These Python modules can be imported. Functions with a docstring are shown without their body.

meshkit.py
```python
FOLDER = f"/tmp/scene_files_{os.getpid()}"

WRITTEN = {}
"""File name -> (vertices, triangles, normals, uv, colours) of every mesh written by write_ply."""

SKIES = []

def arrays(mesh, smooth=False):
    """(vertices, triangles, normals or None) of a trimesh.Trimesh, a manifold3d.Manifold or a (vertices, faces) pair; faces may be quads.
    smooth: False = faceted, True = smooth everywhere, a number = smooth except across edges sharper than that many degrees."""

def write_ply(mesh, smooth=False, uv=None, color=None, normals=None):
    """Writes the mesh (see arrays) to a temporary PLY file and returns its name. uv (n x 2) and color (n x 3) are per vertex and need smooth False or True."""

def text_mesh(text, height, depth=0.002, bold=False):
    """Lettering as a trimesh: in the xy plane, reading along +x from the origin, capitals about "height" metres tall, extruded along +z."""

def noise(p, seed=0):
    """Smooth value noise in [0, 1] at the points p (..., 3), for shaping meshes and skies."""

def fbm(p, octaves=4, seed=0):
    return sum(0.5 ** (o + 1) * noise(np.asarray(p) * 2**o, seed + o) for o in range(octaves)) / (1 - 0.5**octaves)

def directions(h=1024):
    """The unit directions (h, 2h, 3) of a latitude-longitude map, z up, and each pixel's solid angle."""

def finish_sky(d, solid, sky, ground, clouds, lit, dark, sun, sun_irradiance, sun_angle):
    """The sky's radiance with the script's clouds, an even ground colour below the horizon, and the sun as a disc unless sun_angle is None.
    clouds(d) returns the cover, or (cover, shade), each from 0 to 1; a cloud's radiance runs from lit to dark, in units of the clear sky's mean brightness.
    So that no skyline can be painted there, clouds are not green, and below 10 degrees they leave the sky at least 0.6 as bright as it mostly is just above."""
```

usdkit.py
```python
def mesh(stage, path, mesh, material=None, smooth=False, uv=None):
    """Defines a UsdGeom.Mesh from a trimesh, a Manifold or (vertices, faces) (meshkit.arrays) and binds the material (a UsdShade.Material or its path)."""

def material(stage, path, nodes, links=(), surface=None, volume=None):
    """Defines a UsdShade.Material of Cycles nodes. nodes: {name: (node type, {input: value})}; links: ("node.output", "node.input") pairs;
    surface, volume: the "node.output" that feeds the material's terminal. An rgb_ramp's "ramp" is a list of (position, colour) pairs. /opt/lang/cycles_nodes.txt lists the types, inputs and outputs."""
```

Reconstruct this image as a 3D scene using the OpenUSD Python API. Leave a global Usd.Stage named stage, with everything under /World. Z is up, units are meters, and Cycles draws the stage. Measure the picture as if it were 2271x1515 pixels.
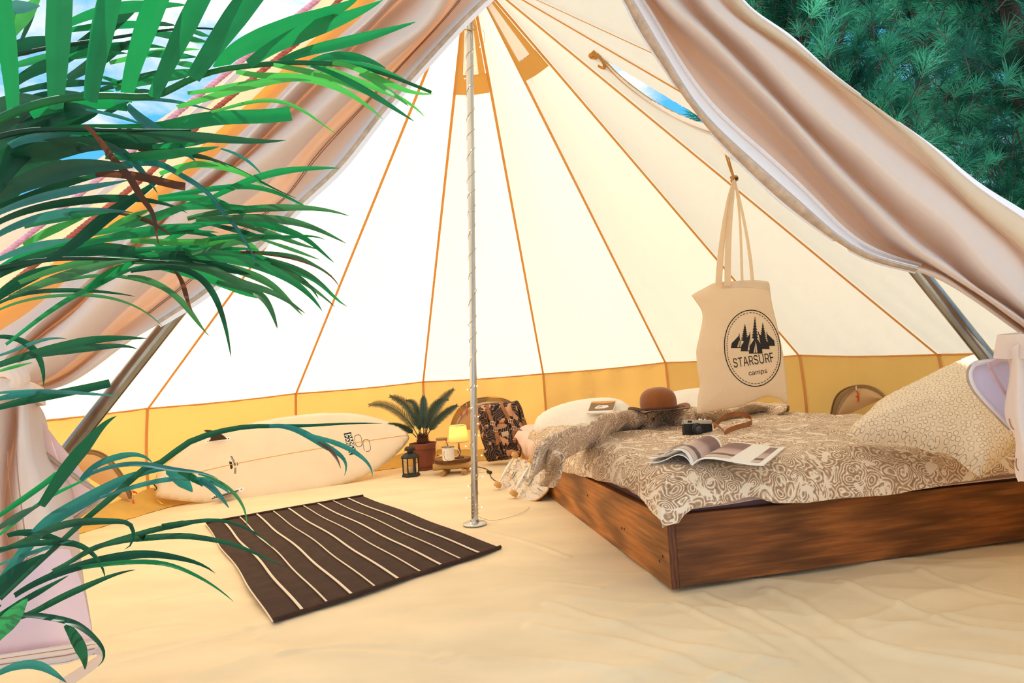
import math, random
import numpy as np, trimesh, manifold3d, usdkit, meshkit
import shapely, shapely.geometry as sg
from scipy.interpolate import CubicSpline, PchipInterpolator
from pxr import Usd, UsdGeom, UsdLux, UsdShade, Gf, Sdf
stage = Usd.Stage.CreateInMemory()
UsdGeom.SetStageUpAxis(stage, 'Z'); UsdGeom.SetStageMetersPerUnit(stage, 1.0)
UsdGeom.Xform.Define(stage, '/World'); UsdGeom.Scope.Define(stage, '/World/Looks')
RNG = np.random.default_rng(7)
# ------------------------------------------------------------------ camera
FPX, CX, CY = 1290.0, 1135.5, 757.5
PITCH, ROLL, EYE = math.radians(3.44), math.radians(3.5), np.array([0, 0, .78])
FW = np.array([0, math.cos(PITCH), math.sin(PITCH)]); _r = np.array([1., 0, 0]); _u = np.cross(_r, FW)
RIGHT = math.cos(ROLL)*_r - math.sin(ROLL)*_u; UP = math.cos(ROLL)*_u + math.sin(ROLL)*_r
cam = UsdGeom.Camera.Define(stage, '/World/camera')
cam.CreateHorizontalApertureAttr(36.0); cam.CreateVerticalApertureAttr(24.0)
cam.CreateFocalLengthAttr(FPX/2271*36); cam.CreateClippingRangeAttr((0.02, 500))
_m = Gf.Matrix4d(*RIGHT, 0, *UP, 0, *(-FW), 0, *EYE, 1)
cam.AddTransformOp().Set(_m)
cam.CreateExposureAttr(0.2)
# ------------------------------------------------------------------ sky and sun
def material(name, nodes, links, surface='p.BSDF', volume=None):
    return usdkit.material(stage, '/World/Looks/'+name, nodes, links, surface=surface, volume=volume)
dome = UsdLux.DomeLight.Define(stage, '/World/sky'); dome.CreateIntensityAttr(1.85)
sky_mat = material('sky', {
    'tc': ('texture_coordinate', {}), 'mp': ('mapping', {'scale': (1, 1, 2.2), 'location': (.9, .3, .2)}),
    'n': ('noise_texture', {'scale': 3.2, 'detail': 7, 'roughness': .58, 'distortion': .3}),
    'r': ('rgb_ramp', {'ramp': [(0, (0, 0, 0)), (.42, (0, 0, 0)), (.56, (1, 1, 1)), (1, (1, 1, 1))]}),
    'm': ('mix_color', {'a': (.10, .52, .92), 'b': (1.02, 1.0, .98)}),
    'b': ('background_shader', {'strength': 1.0})},
    [('tc.generated', 'mp.vector'), ('mp.vector', 'n.vector'), ('n.fac', 'r.fac'), ('r.color', 'm.fac'), ('m.result', 'b.color')], surface='b.background')
UsdShade.MaterialBindingAPI.Apply(dome.GetPrim()).Bind(sky_mat)
SUNDIR = np.array([-.66, .48, 1.02]); SUNDIR /= np.linalg.norm(SUNDIR)      # towards the sun
sun = UsdLux.DistantLight.Define(stage, '/World/sun')
sun.CreateIntensityAttr(1.2); sun.CreateNormalizeAttr(True); sun.CreateAngleAttr(0.6); sun.CreateColorAttr(Gf.Vec3f(1, .92, .78))
_x = np.cross([0, 0, 1], SUNDIR); _x /= np.linalg.norm(_x); _y = np.cross(SUNDIR, _x)
sun.AddTransformOp().Set(Gf.Matrix4d(*_x, 0, *_y, 0, *SUNDIR, 0, 0, 0, 0, 1))
# ------------------------------------------------------------------ pixel and mesh helpers
def ray(x, y): return FW + ((x-CX)/FPX)*RIGHT - ((y-CY)/FPX)*UP
def at_z(x, y, z=0.): d = ray(x, y); return EYE + d*((z-EYE[2])/d[2])
def at_y(x, y, Y): d = ray(x, y); return EYE + d*(Y/d[1])
def at_plane(x, y, P, N): d = ray(x, y); return EYE + d*(((P-EYE) @ N)/(d @ N))
def pix(P): v = np.asarray(P)-EYE; return CX+FPX*(v@RIGHT)/(v@FW), CY-FPX*(v@UP)/(v@FW)
used = {}
def numbered(parent, name):
    k = used.get((parent, name), 0); used[(parent, name)] = k+1
    return f'{parent}/{name}' if k == 0 else f'{parent}/{name}_{k:03d}'
def tag(o, label=None, cat=None, group=None, kind=None):
    for k, v in (('label', label), ('category', cat), ('group', group), ('kind', kind)):
        if v: o.SetCustomDataByKey(k, v)
    return o
def path(parent): return '/World' if parent is None else str(parent.GetPath())
def thing(name, label=None, cat=None, loc=(0, 0, 0), rot=0, group=None, kind=None, M=None):
    x = UsdGeom.Xform.Define(stage, numbered('/World', name))
    if M is not None:
        x.AddTransformOp().Set(Gf.Matrix4d(*[float(v) for v in np.asarray(M).T.ravel()]))
    else:
        x.AddTranslateOp().Set(Gf.Vec3d(*map(float, loc)))
        if rot: x.AddRotateZOp().Set(math.degrees(rot))
    return tag(x.GetPrim(), label, cat, group, kind)
def obj(name, mesh, mat, parent=None, smooth=30, uv=None, label=None, cat=None, group=None, kind=None):
    if isinstance(mesh, list): mesh = join(mesh)
    if uv is None:
        v, f = VF(mesh); f = f[(f[:, 0] != f[:, 1]) & (f[:, 1] != f[:, 2]) & (f[:, 0] != f[:, 2])]; k = np.unique(f); r = np.zeros(len(v), int); r[k] = np.arange(len(k)); mesh = (v[k], r[f])
    m = usdkit.mesh(stage, numbered(path(parent), name), mesh, mat, smooth=smooth, uv=uv)
    return tag(m.GetPrim(), label, cat, group, kind)
def dup(src, loc=None, rot=0, label=None, group=None, M=None):
    was = src.GetCustomData()
    r = thing(src.GetName().rstrip('0123456789').rstrip('_'), label or was.get('label'), was.get('category'), loc or (0, 0, 0), rot, group or was.get('group'), M=M)
    for c in src.GetChildren():
        pass
    r.GetReferences().AddInternalReference(src.GetPath()); r.SetInstanceable(True)
    return r
def VF(m):
    if isinstance(m, (tuple, list)): v, f = np.asarray(m[0], float), np.asarray(m[1], int)
    elif hasattr(m, 'to_mesh'): q = m.to_mesh(); v, f = np.array(q.vert_properties[:, :3], float), np.array(q.tri_verts, int)
    else: v, f = np.array(m.vertices, float), np.array(m.faces, int)
    if f.shape[1] == 4: f = np.vstack([f[:, [0, 1, 2]], f[:, [0, 2, 3]]])
    return v, f
def join(ms):
    vs, fs, n = [], [], 0
    for m in ms:
        v, f = VF(m); vs.append(v); fs.append(f+n); n += len(v)
    return np.vstack(vs), np.vstack(fs)
def xf(m, M):
    v, f = VF(m); M = np.asarray(M, float); return v @ M[:3, :3].T + M[:3, 3], f
def mv(m, x=0, y=0, z=0): v, f = VF(m); return v+np.array([x, y, z]), f
def Rx(a): return trimesh.transformations.rotation_matrix(a, [1, 0, 0])
def Ry(a): return trimesh.transformations.rotation_matrix(a, [0, 1, 0])
def Rz(a): return trimesh.transformations.rotation_matrix(a, [0, 0, 1])
def T(x=0, y=0, z=0): M = np.eye(4); M[:3, 3] = (x, y, z); return M
def frame(o, x, y, z):
    M = np.eye(4); M[:3, 0], M[:3, 1], M[:3, 2], M[:3, 3] = x, y, z, o; return M
def nrm(v): v = np.asarray(v, float); return v/(np.linalg.norm(v)+1e-12)
def gridfaces(nu, nv, wrap=False):
    i, j = np.meshgrid(np.arange(nu-1), np.arange(nv if wrap else nv-1), indexing='ij'); j2 = (j+1) % nv
    return np.stack([i*nv+j, i*nv+j2, (i+1)*nv+j2, (i+1)*nv+j], -1).reshape(-1, 4)
def sheet(P):
    P = np.asarray(P, float); nu, nv = P.shape[:2]; return VF((P.reshape(-1, 3), gridfaces(nu, nv)))
def thick(P, t):
    """a grid of points as a closed sheet of thickness t"""
    P = np.asarray(P, float); nu, nv = P.shape[:2]
    n = np.cross(np.gradient(P, axis=0), np.gradient(P, axis=1)); n /= np.linalg.norm(n, axis=2, keepdims=True)+1e-12
    A, B = P.reshape(-1, 3), (P-n*t).reshape(-1, 3); f = gridfaces(nu, nv); k = nu*nv
    e = np.concatenate([np.arange(nv), np.arange(1, nu)*nv+nv-1, (nu-1)*nv+np.arange(nv-2, -1, -1), np.arange(nu-2, 0, -1)*nv])
    e2 = np.roll(e, -1); side = np.stack([e, e+k, e2+k, e2], 1)
    return VF((np.vstack([A, B]), np.vstack([f, f[:, ::-1]+k, side])))
def solid(v, f, t):
    """closes an open surface into a sheet of thickness t (below its normals)"""
    v, f = VF((v, f)); k = np.unique(f); r = np.zeros(len(v), int); r[k] = np.arange(len(k)); v, f = v[k], r[f]
    fn = np.cross(v[f[:, 1]]-v[f[:, 0]], v[f[:, 2]]-v[f[:, 0]]); n = np.zeros_like(v)
    for j in range(3): np.add.at(n, f[:, j], fn)
    n /= np.linalg.norm(n, axis=1, keepdims=True)+1e-15; N = len(v)
    e = np.vstack([f[:, [0, 1]], f[:, [1, 2]], f[:, [2, 0]]]); s = set(map(tuple, e)); b = np.array([x for x in map(tuple, e) if x[::-1] not in s])
    return np.vstack([v, v-n*t]), np.vstack([f, f[:, ::-1]+N, np.c_[b[:, 1], b[:, 0], b[:, 0]+N], np.c_[b[:, 1], b[:, 0]+N, b[:, 1]+N]])
def tube(pts, r, n=8, caps=True, flat=None):
    """round tube along pts; flat=(w, h) gives an elliptic section"""
    p = np.asarray(pts, float); r = np.broadcast_to(np.asarray(r, float), (len(p),))
    t = np.gradient(p, axis=0); t /= np.linalg.norm(t, axis=1, keepdims=True)+1e-12
    a = np.zeros_like(p); ref = np.array([0, 0, 1.]) if abs(t[0, 2]) < .9 else np.array([1., 0, 0])
    a[0] = nrm(np.cross(t[0], ref))
    for i in range(1, len(p)): a[i] = nrm(a[i-1]-t[i]*(a[i-1]@t[i]))
    b = np.cross(t, a); ang = np.arange(n)*2*np.pi/n
    v = (p[:, None]+r[:, None, None]*(np.cos(ang)[None, :, None]*a[:, None]+np.sin(ang)[None, :, None]*b[:, None])).reshape(-1, 3)
    f = VF((v, gridfaces(len(p), n, True)))[1]
    if caps:
        k = len(v); v = np.vstack([v, p[0], p[-1]]); j = np.arange(n); j2 = (j+1) % n
        f = np.vstack([f, np.stack([j2, j, np.full(n, k)], 1), np.stack([(len(p)-1)*n+j, (len(p)-1)*n+j2, np.full(n, k+1)], 1)])
    return v, f
def strap(pts, side, w, t):
    """flat band along pts: side = its width direction(s)"""
    p = np.asarray(pts, float); s = np.broadcast_to(np.asarray(side, float), p.shape)
    s = s/np.linalg.norm(s, axis=1, keepdims=True); tg = np.gradient(p, axis=0); n = np.cross(tg, s); n /= np.linalg.norm(n, axis=1, keepdims=True)+1e-12
    w = np.broadcast_to(np.asarray(w, float), (len(p),))[:, None]
    ring = np.stack([p-s*w/2-n*t/2, p+s*w/2-n*t/2, p+s*w/2+n*t/2, p-s*w/2+n*t/2], 1)
    f = VF((ring.reshape(-1, 3), gridfaces(len(p), 4, True)))[1]; k = (len(p)-1)*4
    return ring.reshape(-1, 3), np.vstack([f, [[0, 2, 1], [0, 3, 2], [k, k+1, k+2], [k, k+2, k+3]]])
def rbox(x, y, z, r=.004, n=8):
    r = min(r, x/2.01, y/2.01, z/2.01); s = manifold3d.Manifold.sphere(r, n)
    return VF(manifold3d.Manifold.batch_hull([s.translate((sx*(x/2-r), sy*(y/2-r), sz*(z/2-r))) for sx in (-1, 1) for sy in (-1, 1) for sz in (-1, 1)]))
def lathe(prof, n=32, closed=False):
    pr = np.asarray(prof, float); a = np.arange(n)*2*np.pi/n
    v = np.stack([pr[:, None, 0]*np.cos(a), pr[:, None, 0]*np.sin(a), np.broadcast_to(pr[:, None, 1], (len(pr), n))], -1).reshape(-1, 3)
    v, f = VF((v, gridfaces(len(pr), n, True)[:, ::-1])); return v, f
def extrude(poly, h):
    return trimesh.util.concatenate([trimesh.creation.extrude_polygon(g, h, engine='earcut') for g in getattr(poly, 'geoms', [poly])])
def resample(pts, n):
    p = np.asarray(pts, float); d = np.r_[0, np.cumsum(np.linalg.norm(np.diff(p, axis=0), axis=1))]
    return CubicSpline(d, p)(np.linspace(0, d[-1], n)) if len(p) > 2 else p[0]+(p[1]-p[0])*np.linspace(0, 1, n)[:, None]
def lin(pts, n):
    p = np.asarray(pts, float); d = np.r_[0, np.cumsum(np.linalg.norm(np.diff(p, axis=0), axis=1))]; s = np.linspace(0, d[-1], n)
    return np.stack([np.interp(s, d, p[:, k]) for k in range(p.shape[1])], 1)
# ------------------------------------------------------------------ materials
def plain(name, col, rough=.6, metal=0., var=0., scale=6., bump=0., bscale=60., stretch=(1, 1, 1), spec=.5, col2=None, **kw):
    """principled with a noise-varied colour and a fine bump"""
    n = {'p': ('principled_bsdf', {'base_color': col, 'roughness': rough, 'metallic': metal, 'specular_ior_level': spec, **kw})}; l = []
    if var or bump or col2: n['tc'] = ('texture_coordinate', {}); n['mp'] = ('mapping', {'scale': stretch}); l.append(('tc.object', 'mp.vector'))
    if var or col2:
        c2 = col2 or tuple(max(0, c*(1-var)) for c in col)
        n['n'] = ('noise_texture', {'scale': scale, 'detail': 4}); n['r'] = ('rgb_ramp', {'ramp': [(.32, c2), (.68, col)]})
        l += [('mp.vector', 'n.vector'), ('n.fac', 'r.fac'), ('r.color', 'p.base_color')]
    if bump:
        n['bn'] = ('noise_texture', {'scale': bscale, 'detail': 3}); n['b'] = ('bump', {'strength': bump, 'distance': .01})
        l += [('mp.vector', 'bn.vector'), ('bn.fac', 'b.height'), ('b.normal', 'p.normal')]
    return material(name, n, l)
def cloth(name, refl, trans, fac=.5, bump=.0, bscale=14., stretch=(1, 1, 1), dist=.02):
    """thin woven cloth: part of the light is reflected, part comes through"""
    n = {'d': ('diffuse_bsdf', {'color': refl, 'roughness': .4}), 't': ('translucent_bsdf', {'color': trans}), 'm': ('mix_closure', {'fac': fac})}
    l = [('d.BSDF', 'm.closure1'), ('t.BSDF', 'm.closure2')]
    if bump:
        n |= {'tc': ('texture_coordinate', {}), 'mp': ('mapping', {'scale': stretch}), 'bn': ('noise_texture', {'scale': bscale, 'detail': 4, 'roughness': .6}), 'b': ('bump', {'strength': bump, 'distance': dist})}
        l += [('tc.object', 'mp.vector'), ('mp.vector', 'bn.vector'), ('bn.fac', 'b.height'), ('b.normal', 'd.normal'), ('b.normal', 't.normal')]
    return material(name, n, l, surface='m.closure')
def emit(name, col, s): return material(name, {'e': ('emission', {'color': col, 'strength': s})}, [], surface='e.emission')
def glass(name, tint=(1, 1, 1)):
    return material(name, {'t': ('transparent_bsdf', {'color': tint}), 'g': ('glossy_bsdf', {'roughness': .03}), 'f': ('fresnel', {'IOR': 1.45}), 'm': ('mix_closure', {})},
                    [('f.fac', 'm.fac'), ('t.BSDF', 'm.closure1'), ('g.BSDF', 'm.closure2')], surface='m.closure')
M_roof = cloth('roof_canvas', (.80, .74, .62), (.95, .77, .57), .62, .15, 9.)
M_walldim = cloth('wall_canvas_dimlit', (.82, .52, .17), (.78, .41, .10), .50, .2, 9.)  # same canvas as the roof; weaker light through it put into its orange colour
M_seam = cloth('seam_canvas', (.84, .55, .22), (.82, .48, .14), .5)
M_flap = cloth('door_canvas', (.86, .76, .68), (.92, .66, .42), .40, .1, 20.)
M_cap = cloth('apex_canvas', (.70, .42, .14), (.7, .36, .08), .4)
M_mesh = cloth('vent_mesh', (.86, .82, .76), (.95, .9, .85), .6)
M_ground = plain('groundsheet', (.90, .73, .49), .75, var=.13, scale=2.2, bump=.25, bscale=7, stretch=(1, 2.2, 1), spec=.25)
M_bucket = plain('groundsheet_edge', (.72, .44, .10), .6, var=.2, scale=5, bump=.2, bscale=14)
M_steel = plain('galvanised_steel', (.62, .64, .66), .28, 1.0, var=.25, scale=9, stretch=(1, 1, .3))
M_frame = plain('frame_steel', (.42, .39, .35), .2, 1.0, var=.5, scale=5, stretch=(3, 3, .6))
M_chrome = plain('chrome', (.75, .75, .76), .16, 1.0)
M_rope = plain('red_rope', (.50, .10, .05), .8, var=.4, scale=90)
M_ropeblown = plain('blown_out_rope', (.80, .35, .42), .8, var=.3, scale=90)  # sky light that blows the rope out is put into its pink colour
# ================================================================== the tent
PB = at_z(1053, 1164); CXY = PB[:2]; RAD = 2.7
APEX = at_y(1038, -78, PB[1])
ND = 360/14
def cyl(x, y, R=RAD):
    d = ray(x, y); o = EYE[:2]-CXY; a = d[:2]@d[:2]; b = 2*o@d[:2]; c = o@o-R*R
    t = (-b+math.sqrt(max(b*b-4*a*c, 0)))/2/a; return EYE+t*d
EAV = [cyl(*p) for p in ((325, 905), (655, 872), (938, 846), (1205, 828), (1477, 803), (1775, 787), (2085, 785))]
def pol(th, z): return np.array([CXY[0]+RAD*math.sin(math.radians(th)), CXY[1]+RAD*math.cos(math.radians(th)), z])
EAV = [pol(-65.5-ND*k, .712-.02*k) for k in (3, 2, 1)]+EAV+[pol(86.7+ND*k, .765) for k in (1, 2)]
NP = len(EAV)-1
AX = np.array([.12, 1.34, 2.03])      # top of the entrance A-frame
A_L = [at_y(375, 715, 1.36), at_y(150, 1000, 1.36)]; A_R = [at_y(2047, 615, 1.36), at_y(2195, 800, 1.36)]
def leg(a): t = (0-a[0][2])/(a[1][2]-a[0][2]); return a[0]+(a[1]-a[0])*t
LEG_L, LEG_R = leg(A_L), leg(A_R)
_d1, _d2 = A_L[0]-A_L[1], A_R[0]-A_R[1]
_t = np.linalg.lstsq(np.stack([_d1, -_d2], 1), A_R[1]-A_L[1], rcond=None)[0]; AX = A_L[1]+_d1*_t[0]; AX[1] = 1.36
ceiling = thing('ceiling', 'cream canvas bell tent roof rising in seamed panels to the pole', kind='structure')
def roof_pt(i, s, w):
    """s: 0 apex .. 1 eave, w: 0..1 across panel i"""
    a, b = EAV[i], EAV[i+1]; e = a+(b-a)*w; p = APEX+(e-APEX)*s
    out = np.array([e[0]-CXY[0], e[1]-CXY[1], 0]); out /= np.linalg.norm(out)
    sag = -.030*math.sin(math.pi*w)*math.sin(math.pi*min(s, 1))-.012*math.sin(math.pi*w)*s**6
    wr = .009*math.sin(w*27+i*3)*math.sin(math.pi*w)**.7*math.exp(-((s-1)/.2)**2)
    return p+out*(sag*.5+wr)+np.array([0, 0, sag*.8])
def roof_grid(i, ns, nw, s0=.035): return np.array([[roof_pt(i, s, w) for w in np.linspace(0, 1, nw)] for s in np.linspace(s0, 1, ns)])
SKYGAP = sg.Polygon([(1330, 127), (1385, 158), (1460, 204), (1530, 246), (1580, 279), (1535, 266), (1490, 247), (1440, 220), (1400, 191), (1362, 158)])
for i in range(NP):
    if 9 <= i+0 <= 10 or i == 10:
        pass
    g = roof_grid(i, 40, 13)
    v, f = sheet(g)
    q = np.array([pix(p) for p in v[f].mean(1)])
    if i in (9, 10):
        g = roof_grid(i, 220, 60); v, f = sheet(g); q = np.array([pix(p) for p in v[f].mean(1)])
        inside = shapely.contains_xy(SKYGAP, q[:, 0], q[:, 1])
        f = f[~inside]
    obj('roof_panel', (v, f), M_roof, ceiling, smooth=40)
# entrance canopy: panels from the last seams to the A-frame
for e, lg in ((EAV[0], LEG_L), (EAV[-1], LEG_R)):
    P = np.array([[(APEX+(e-APEX)*s)*(1-w)+w*(APEX+(AX-APEX)*min(1, s*1.6) if s < .625 else AX+(lg+np.array([0, 0, .3])-AX)*((s-.625)/.375)) for w in np.linspace(0, 1, 8)] for s in np.linspace(.03, 1, 24)])
    obj('roof_panel', sheet(P), M_roof, ceiling, smooth=40)
for i in range(NP+1):
    ss = np.linspace(.035, 1, 40); w = .024
    c = np.array([APEX+(EAV[i]-APEX)*s for s in ss])
    side = nrm(np.cross(EAV[i]-APEX, [EAV[i][0]-CXY[0], EAV[i][1]-CXY[1], 0])); inn = np.array([CXY[0]-EAV[i][0], CXY[1]-EAV[i][1], 0]); inn = nrm(inn)*.01
    obj('seam_tape', strap(c+inn+[0, 0, -.012], side, .018, .002), M_seam, ceiling)
# eave piping
ev = np.vstack([[roof_pt(i, 1, w) for w in np.linspace(0, 1, 13)[:-1]] for i in range(NP)])
obj('eave_seam', tube(ev+[0, 0, -.004], .006, 6), M_seam, ceiling)
# apex cap and apex vents
capP = []
for k in range(29):
    th = math.radians(-150+300*k/28); capP.append([math.sin(th), math.cos(th)])
capP = np.array(capP)
def ring_at(s, r=1.0):
    out = []
    for k in range(29):
        th = -142+282*k/28; e = pol(th, .78); p = APEX+(e-APEX)*s; out.append(p)
    return np.array(out)
obj('apex_cap', sheet(np.stack([ring_at(s)+[0, 0, -.02] for s in (0.0, .02, .045, .062)])), M_cap, ceiling)
def quad(i, rows):
    """a patch on roof panel i slightly inside: rows of (s, w0, w1)"""
    P = np.array([[roof_pt(i, s, w0+(w1-w0)*k/6) for k in range(7)] for s, w0, w1 in rows])
    inn = CXY-np.array([P[..., 0].mean(), P[..., 1].mean()]); inn = nrm(np.r_[inn, 0])*.022
    return sheet(P+inn+[0, 0, -.012])
def smooth_rows(s0, s1, a0, a1, b0, b1, n=10): return [(s0+(s1-s0)*t, a0+(a1-a0)*t, b0+(b1-b0)*t) for t in np.linspace(0, 1, n)]
for i in (5, 7):
    vt = .205
    obj('vent_border', quad(i, smooth_rows(.05, .17, .03, .03, .24, .24)), M_cap, ceiling)
    obj('vent_border', quad(i, smooth_rows(.05, .17, .76, .76, .97, .97)), M_cap, ceiling)
    obj('vent_border', quad(i, smooth_rows(.17, vt, .03, .03, .97, .97)), M_cap, ceiling)
    obj('vent_mesh', quad(i, smooth_rows(.05, .172, .24, .24, .76, .76)), M_mesh, ceiling)
# sagging hem and cord under the open sky gap
def on_roof(x, y, i):
    """point of roof panel i seen at a pixel"""
    a, b, c = APEX, EAV[i], EAV[i+1]; n = np.cross(b-a, c-a); n /= np.linalg.norm(n); return at_plane(x, y, a, n)
hem = resample([on_roof(x, y, 9)+[0, -.02, -.02] for x, y in ((1318, 112), (1340, 134), (1362, 158), (1400, 191), (1440, 220), (1490, 248), (1540, 270), (1600, 292), (1650, 300))], 40)
obj('vent_hem', strap(hem, (0, .3, 1), .035, .006), M_cap, ceiling)
obj('vent_knot', tube(resample([on_roof(x, y, 9)+[0, -.03, -.03] for x, y in ((1312, 108), (1318, 122), (1308, 120), (1322, 116), (1334, 128), (1326, 140))], 20), .012, 6), M_cap, ceiling)
# ---------------------------------------------------------------- walls
WALLS = {}
for nm, lab in (('wall_left', 'canvas side wall behind the surfboard, dim light painted as yellow'), ('wall_back', 'low canvas back wall behind plant and bed, dim light painted as yellow'), ('wall_right', 'canvas side wall behind the patterned pillow, dim light painted as yellow')):
    WALLS[nm] = thing(nm, lab, kind='structure')
for i in range(NP):
    a, b = EAV[i], EAV[i+1]
    par = WALLS['wall_left' if i < 4 else 'wall_back' if i < 8 else 'wall_right']
    P = []
    for t in np.linspace(0, 1, 22):
        row = []
        for w in np.linspace(0, 1, 26):
            top = roof_pt(i, 1, w); bot = a+(b-a)*w; bot = np.array([bot[0], bot[1], 0])
            o = nrm([bot[0]-CXY[0], bot[1]-CXY[1], 0]); p = top+(bot-top)*t
            p = p+o*(.025+math.sin(math.pi*w)**.6*(.018*math.sin(5*w+9*t+i)+.012*math.sin(14*w-6*t+2*i)))*math.sin(math.pi*t)
            row.append(p)
        P.append(row)
    obj('wall_panel', sheet(np.array(P)), M_walldim, par, smooth=40)
    o = nrm([a[0]-CXY[0], a[1]-CXY[1], 0])
    c = np.array([np.r_[a[:2]-o[:2]*(.012-.025*math.sin(math.pi*t)), a[2]*(1-t)] for t in np.linspace(0, 1, 12)])
    obj('wall_seam', strap(c, np.cross(o, [0, 0, 1]), .022, .002), M_seam, par)
# ---------------------------------------------------------------- floor
floor = thing('floor', 'creased beige groundsheet', kind='structure')
def wrinkle(x, y):
    p = np.stack([x, y, 0*x], -1)
    q = np.stack([x*.8+y*.35, y*2.6-x*.9, 0*x], -1)
    a = meshkit.fbm(q*1.3, 4, 3); r = 1-np.abs(meshkit.fbm(q*1.0+3.3, 3, 11)*2-1)
    r2 = 1-np.abs(meshkit.fbm(np.stack([x*.5-y*.2, y*3.2+x*1.1, 0*x], -1)*1.2+8.1, 3, 17)*2-1)
    r3 = 1-np.abs(meshkit.fbm(np.stack([x*.35+y*.5, y*2.2-x*1.3, 0*x], -1)*1.1+2.7, 2, 23)*2-1)
    front = np.clip((3.4-y)/1.6, .35, 1)
    return -.004*a-front*(.013*(1-np.clip(r, 0, 1)**8)+.008*(1-np.clip(r2, 0, 1)**12)+.012*(1-np.clip(r3, 0, 1)**10))+.010
n = 520; gx, gy = np.meshgrid(np.linspace(-3.1, 2.6, n), np.linspace(.72, 6.0, n), indexing='ij')
gz = np.minimum(wrinkle(gx, gy), 0)
for pts, hh, ww in (([(1215, 1330), (1330, 1362), (1480, 1408), (1640, 1440), (1750, 1452)], .007, .016), ([(1180, 1375), (1300, 1395), (1420, 1418), (1560, 1470), (1640, 1500)], .008, .02), ([(1560, 1310), (1660, 1350), (1740, 1385), (1840, 1440), (1930, 1500)], .007, .014), ([(1700, 1300), (1800, 1345), (1900, 1400), (2060, 1440), (2271, 1475)], .009, .02), ([(1860, 1280), (1960, 1320), (2080, 1360), (2271, 1392)], .007, .016), ([(2040, 1260), (2130, 1290), (2271, 1320)], .006, .014), ([(1500, 1330), (1600, 1375), (1720, 1430)], .006, .012), ([(980, 1440), (1100, 1440), (1250, 1455), (1400, 1490)], .006, .016), ([(620, 1440), (760, 1420), (900, 1420), (1010, 1435)], .005, .012),
        ([(330, 1330), (430, 1310), (520, 1300)], .004, .01), ([(250, 1400), (370, 1375), (560, 1390)], .004, .01), ([(900, 1130), (960, 1120), (1030, 1122)], .005, .014), ([(860, 1090), (940, 1082), (1000, 1086)], .005, .014), ([(1080, 1180), (1160, 1200), (1260, 1235)], .005, .012), ([(350, 1150), (470, 1130), (600, 1125)], .008, .03), ([(1100, 1300), (1220, 1285), (1330, 1300)], .004, .012)):
    q = lin([at_z(x, y)[:2] for x, y in resample(pts, 40)], 120); x0, y0 = q.min(0)-.1; x1, y1 = q.max(0)+.1; m = (gx > x0) & (gx < x1) & (gy > y0) & (gy < y1)
    d = np.sqrt(((np.stack([gx[m], gy[m]], 1)[:, None]-q[None])**2).sum(2)).min(1); gz[m] += hh*np.exp(-(d/ww)**2)*np.where(d < 3*ww, 1, 0)-hh*.35*np.exp(-((d-2*ww)/ww)**2)
gz = np.minimum(gz, .009)
v, f = VF((np.stack([gx, gy, gz], -1).reshape(-1, 3), gridfaces(n, n)))
cc = v[f].mean(1); d = np.hypot(cc[:, 0]-CXY[0], cc[:, 1]-CXY[1]); f = f[d < RAD+.02]
obj('groundsheet', (v, f), M_ground, floor, smooth=True)
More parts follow.
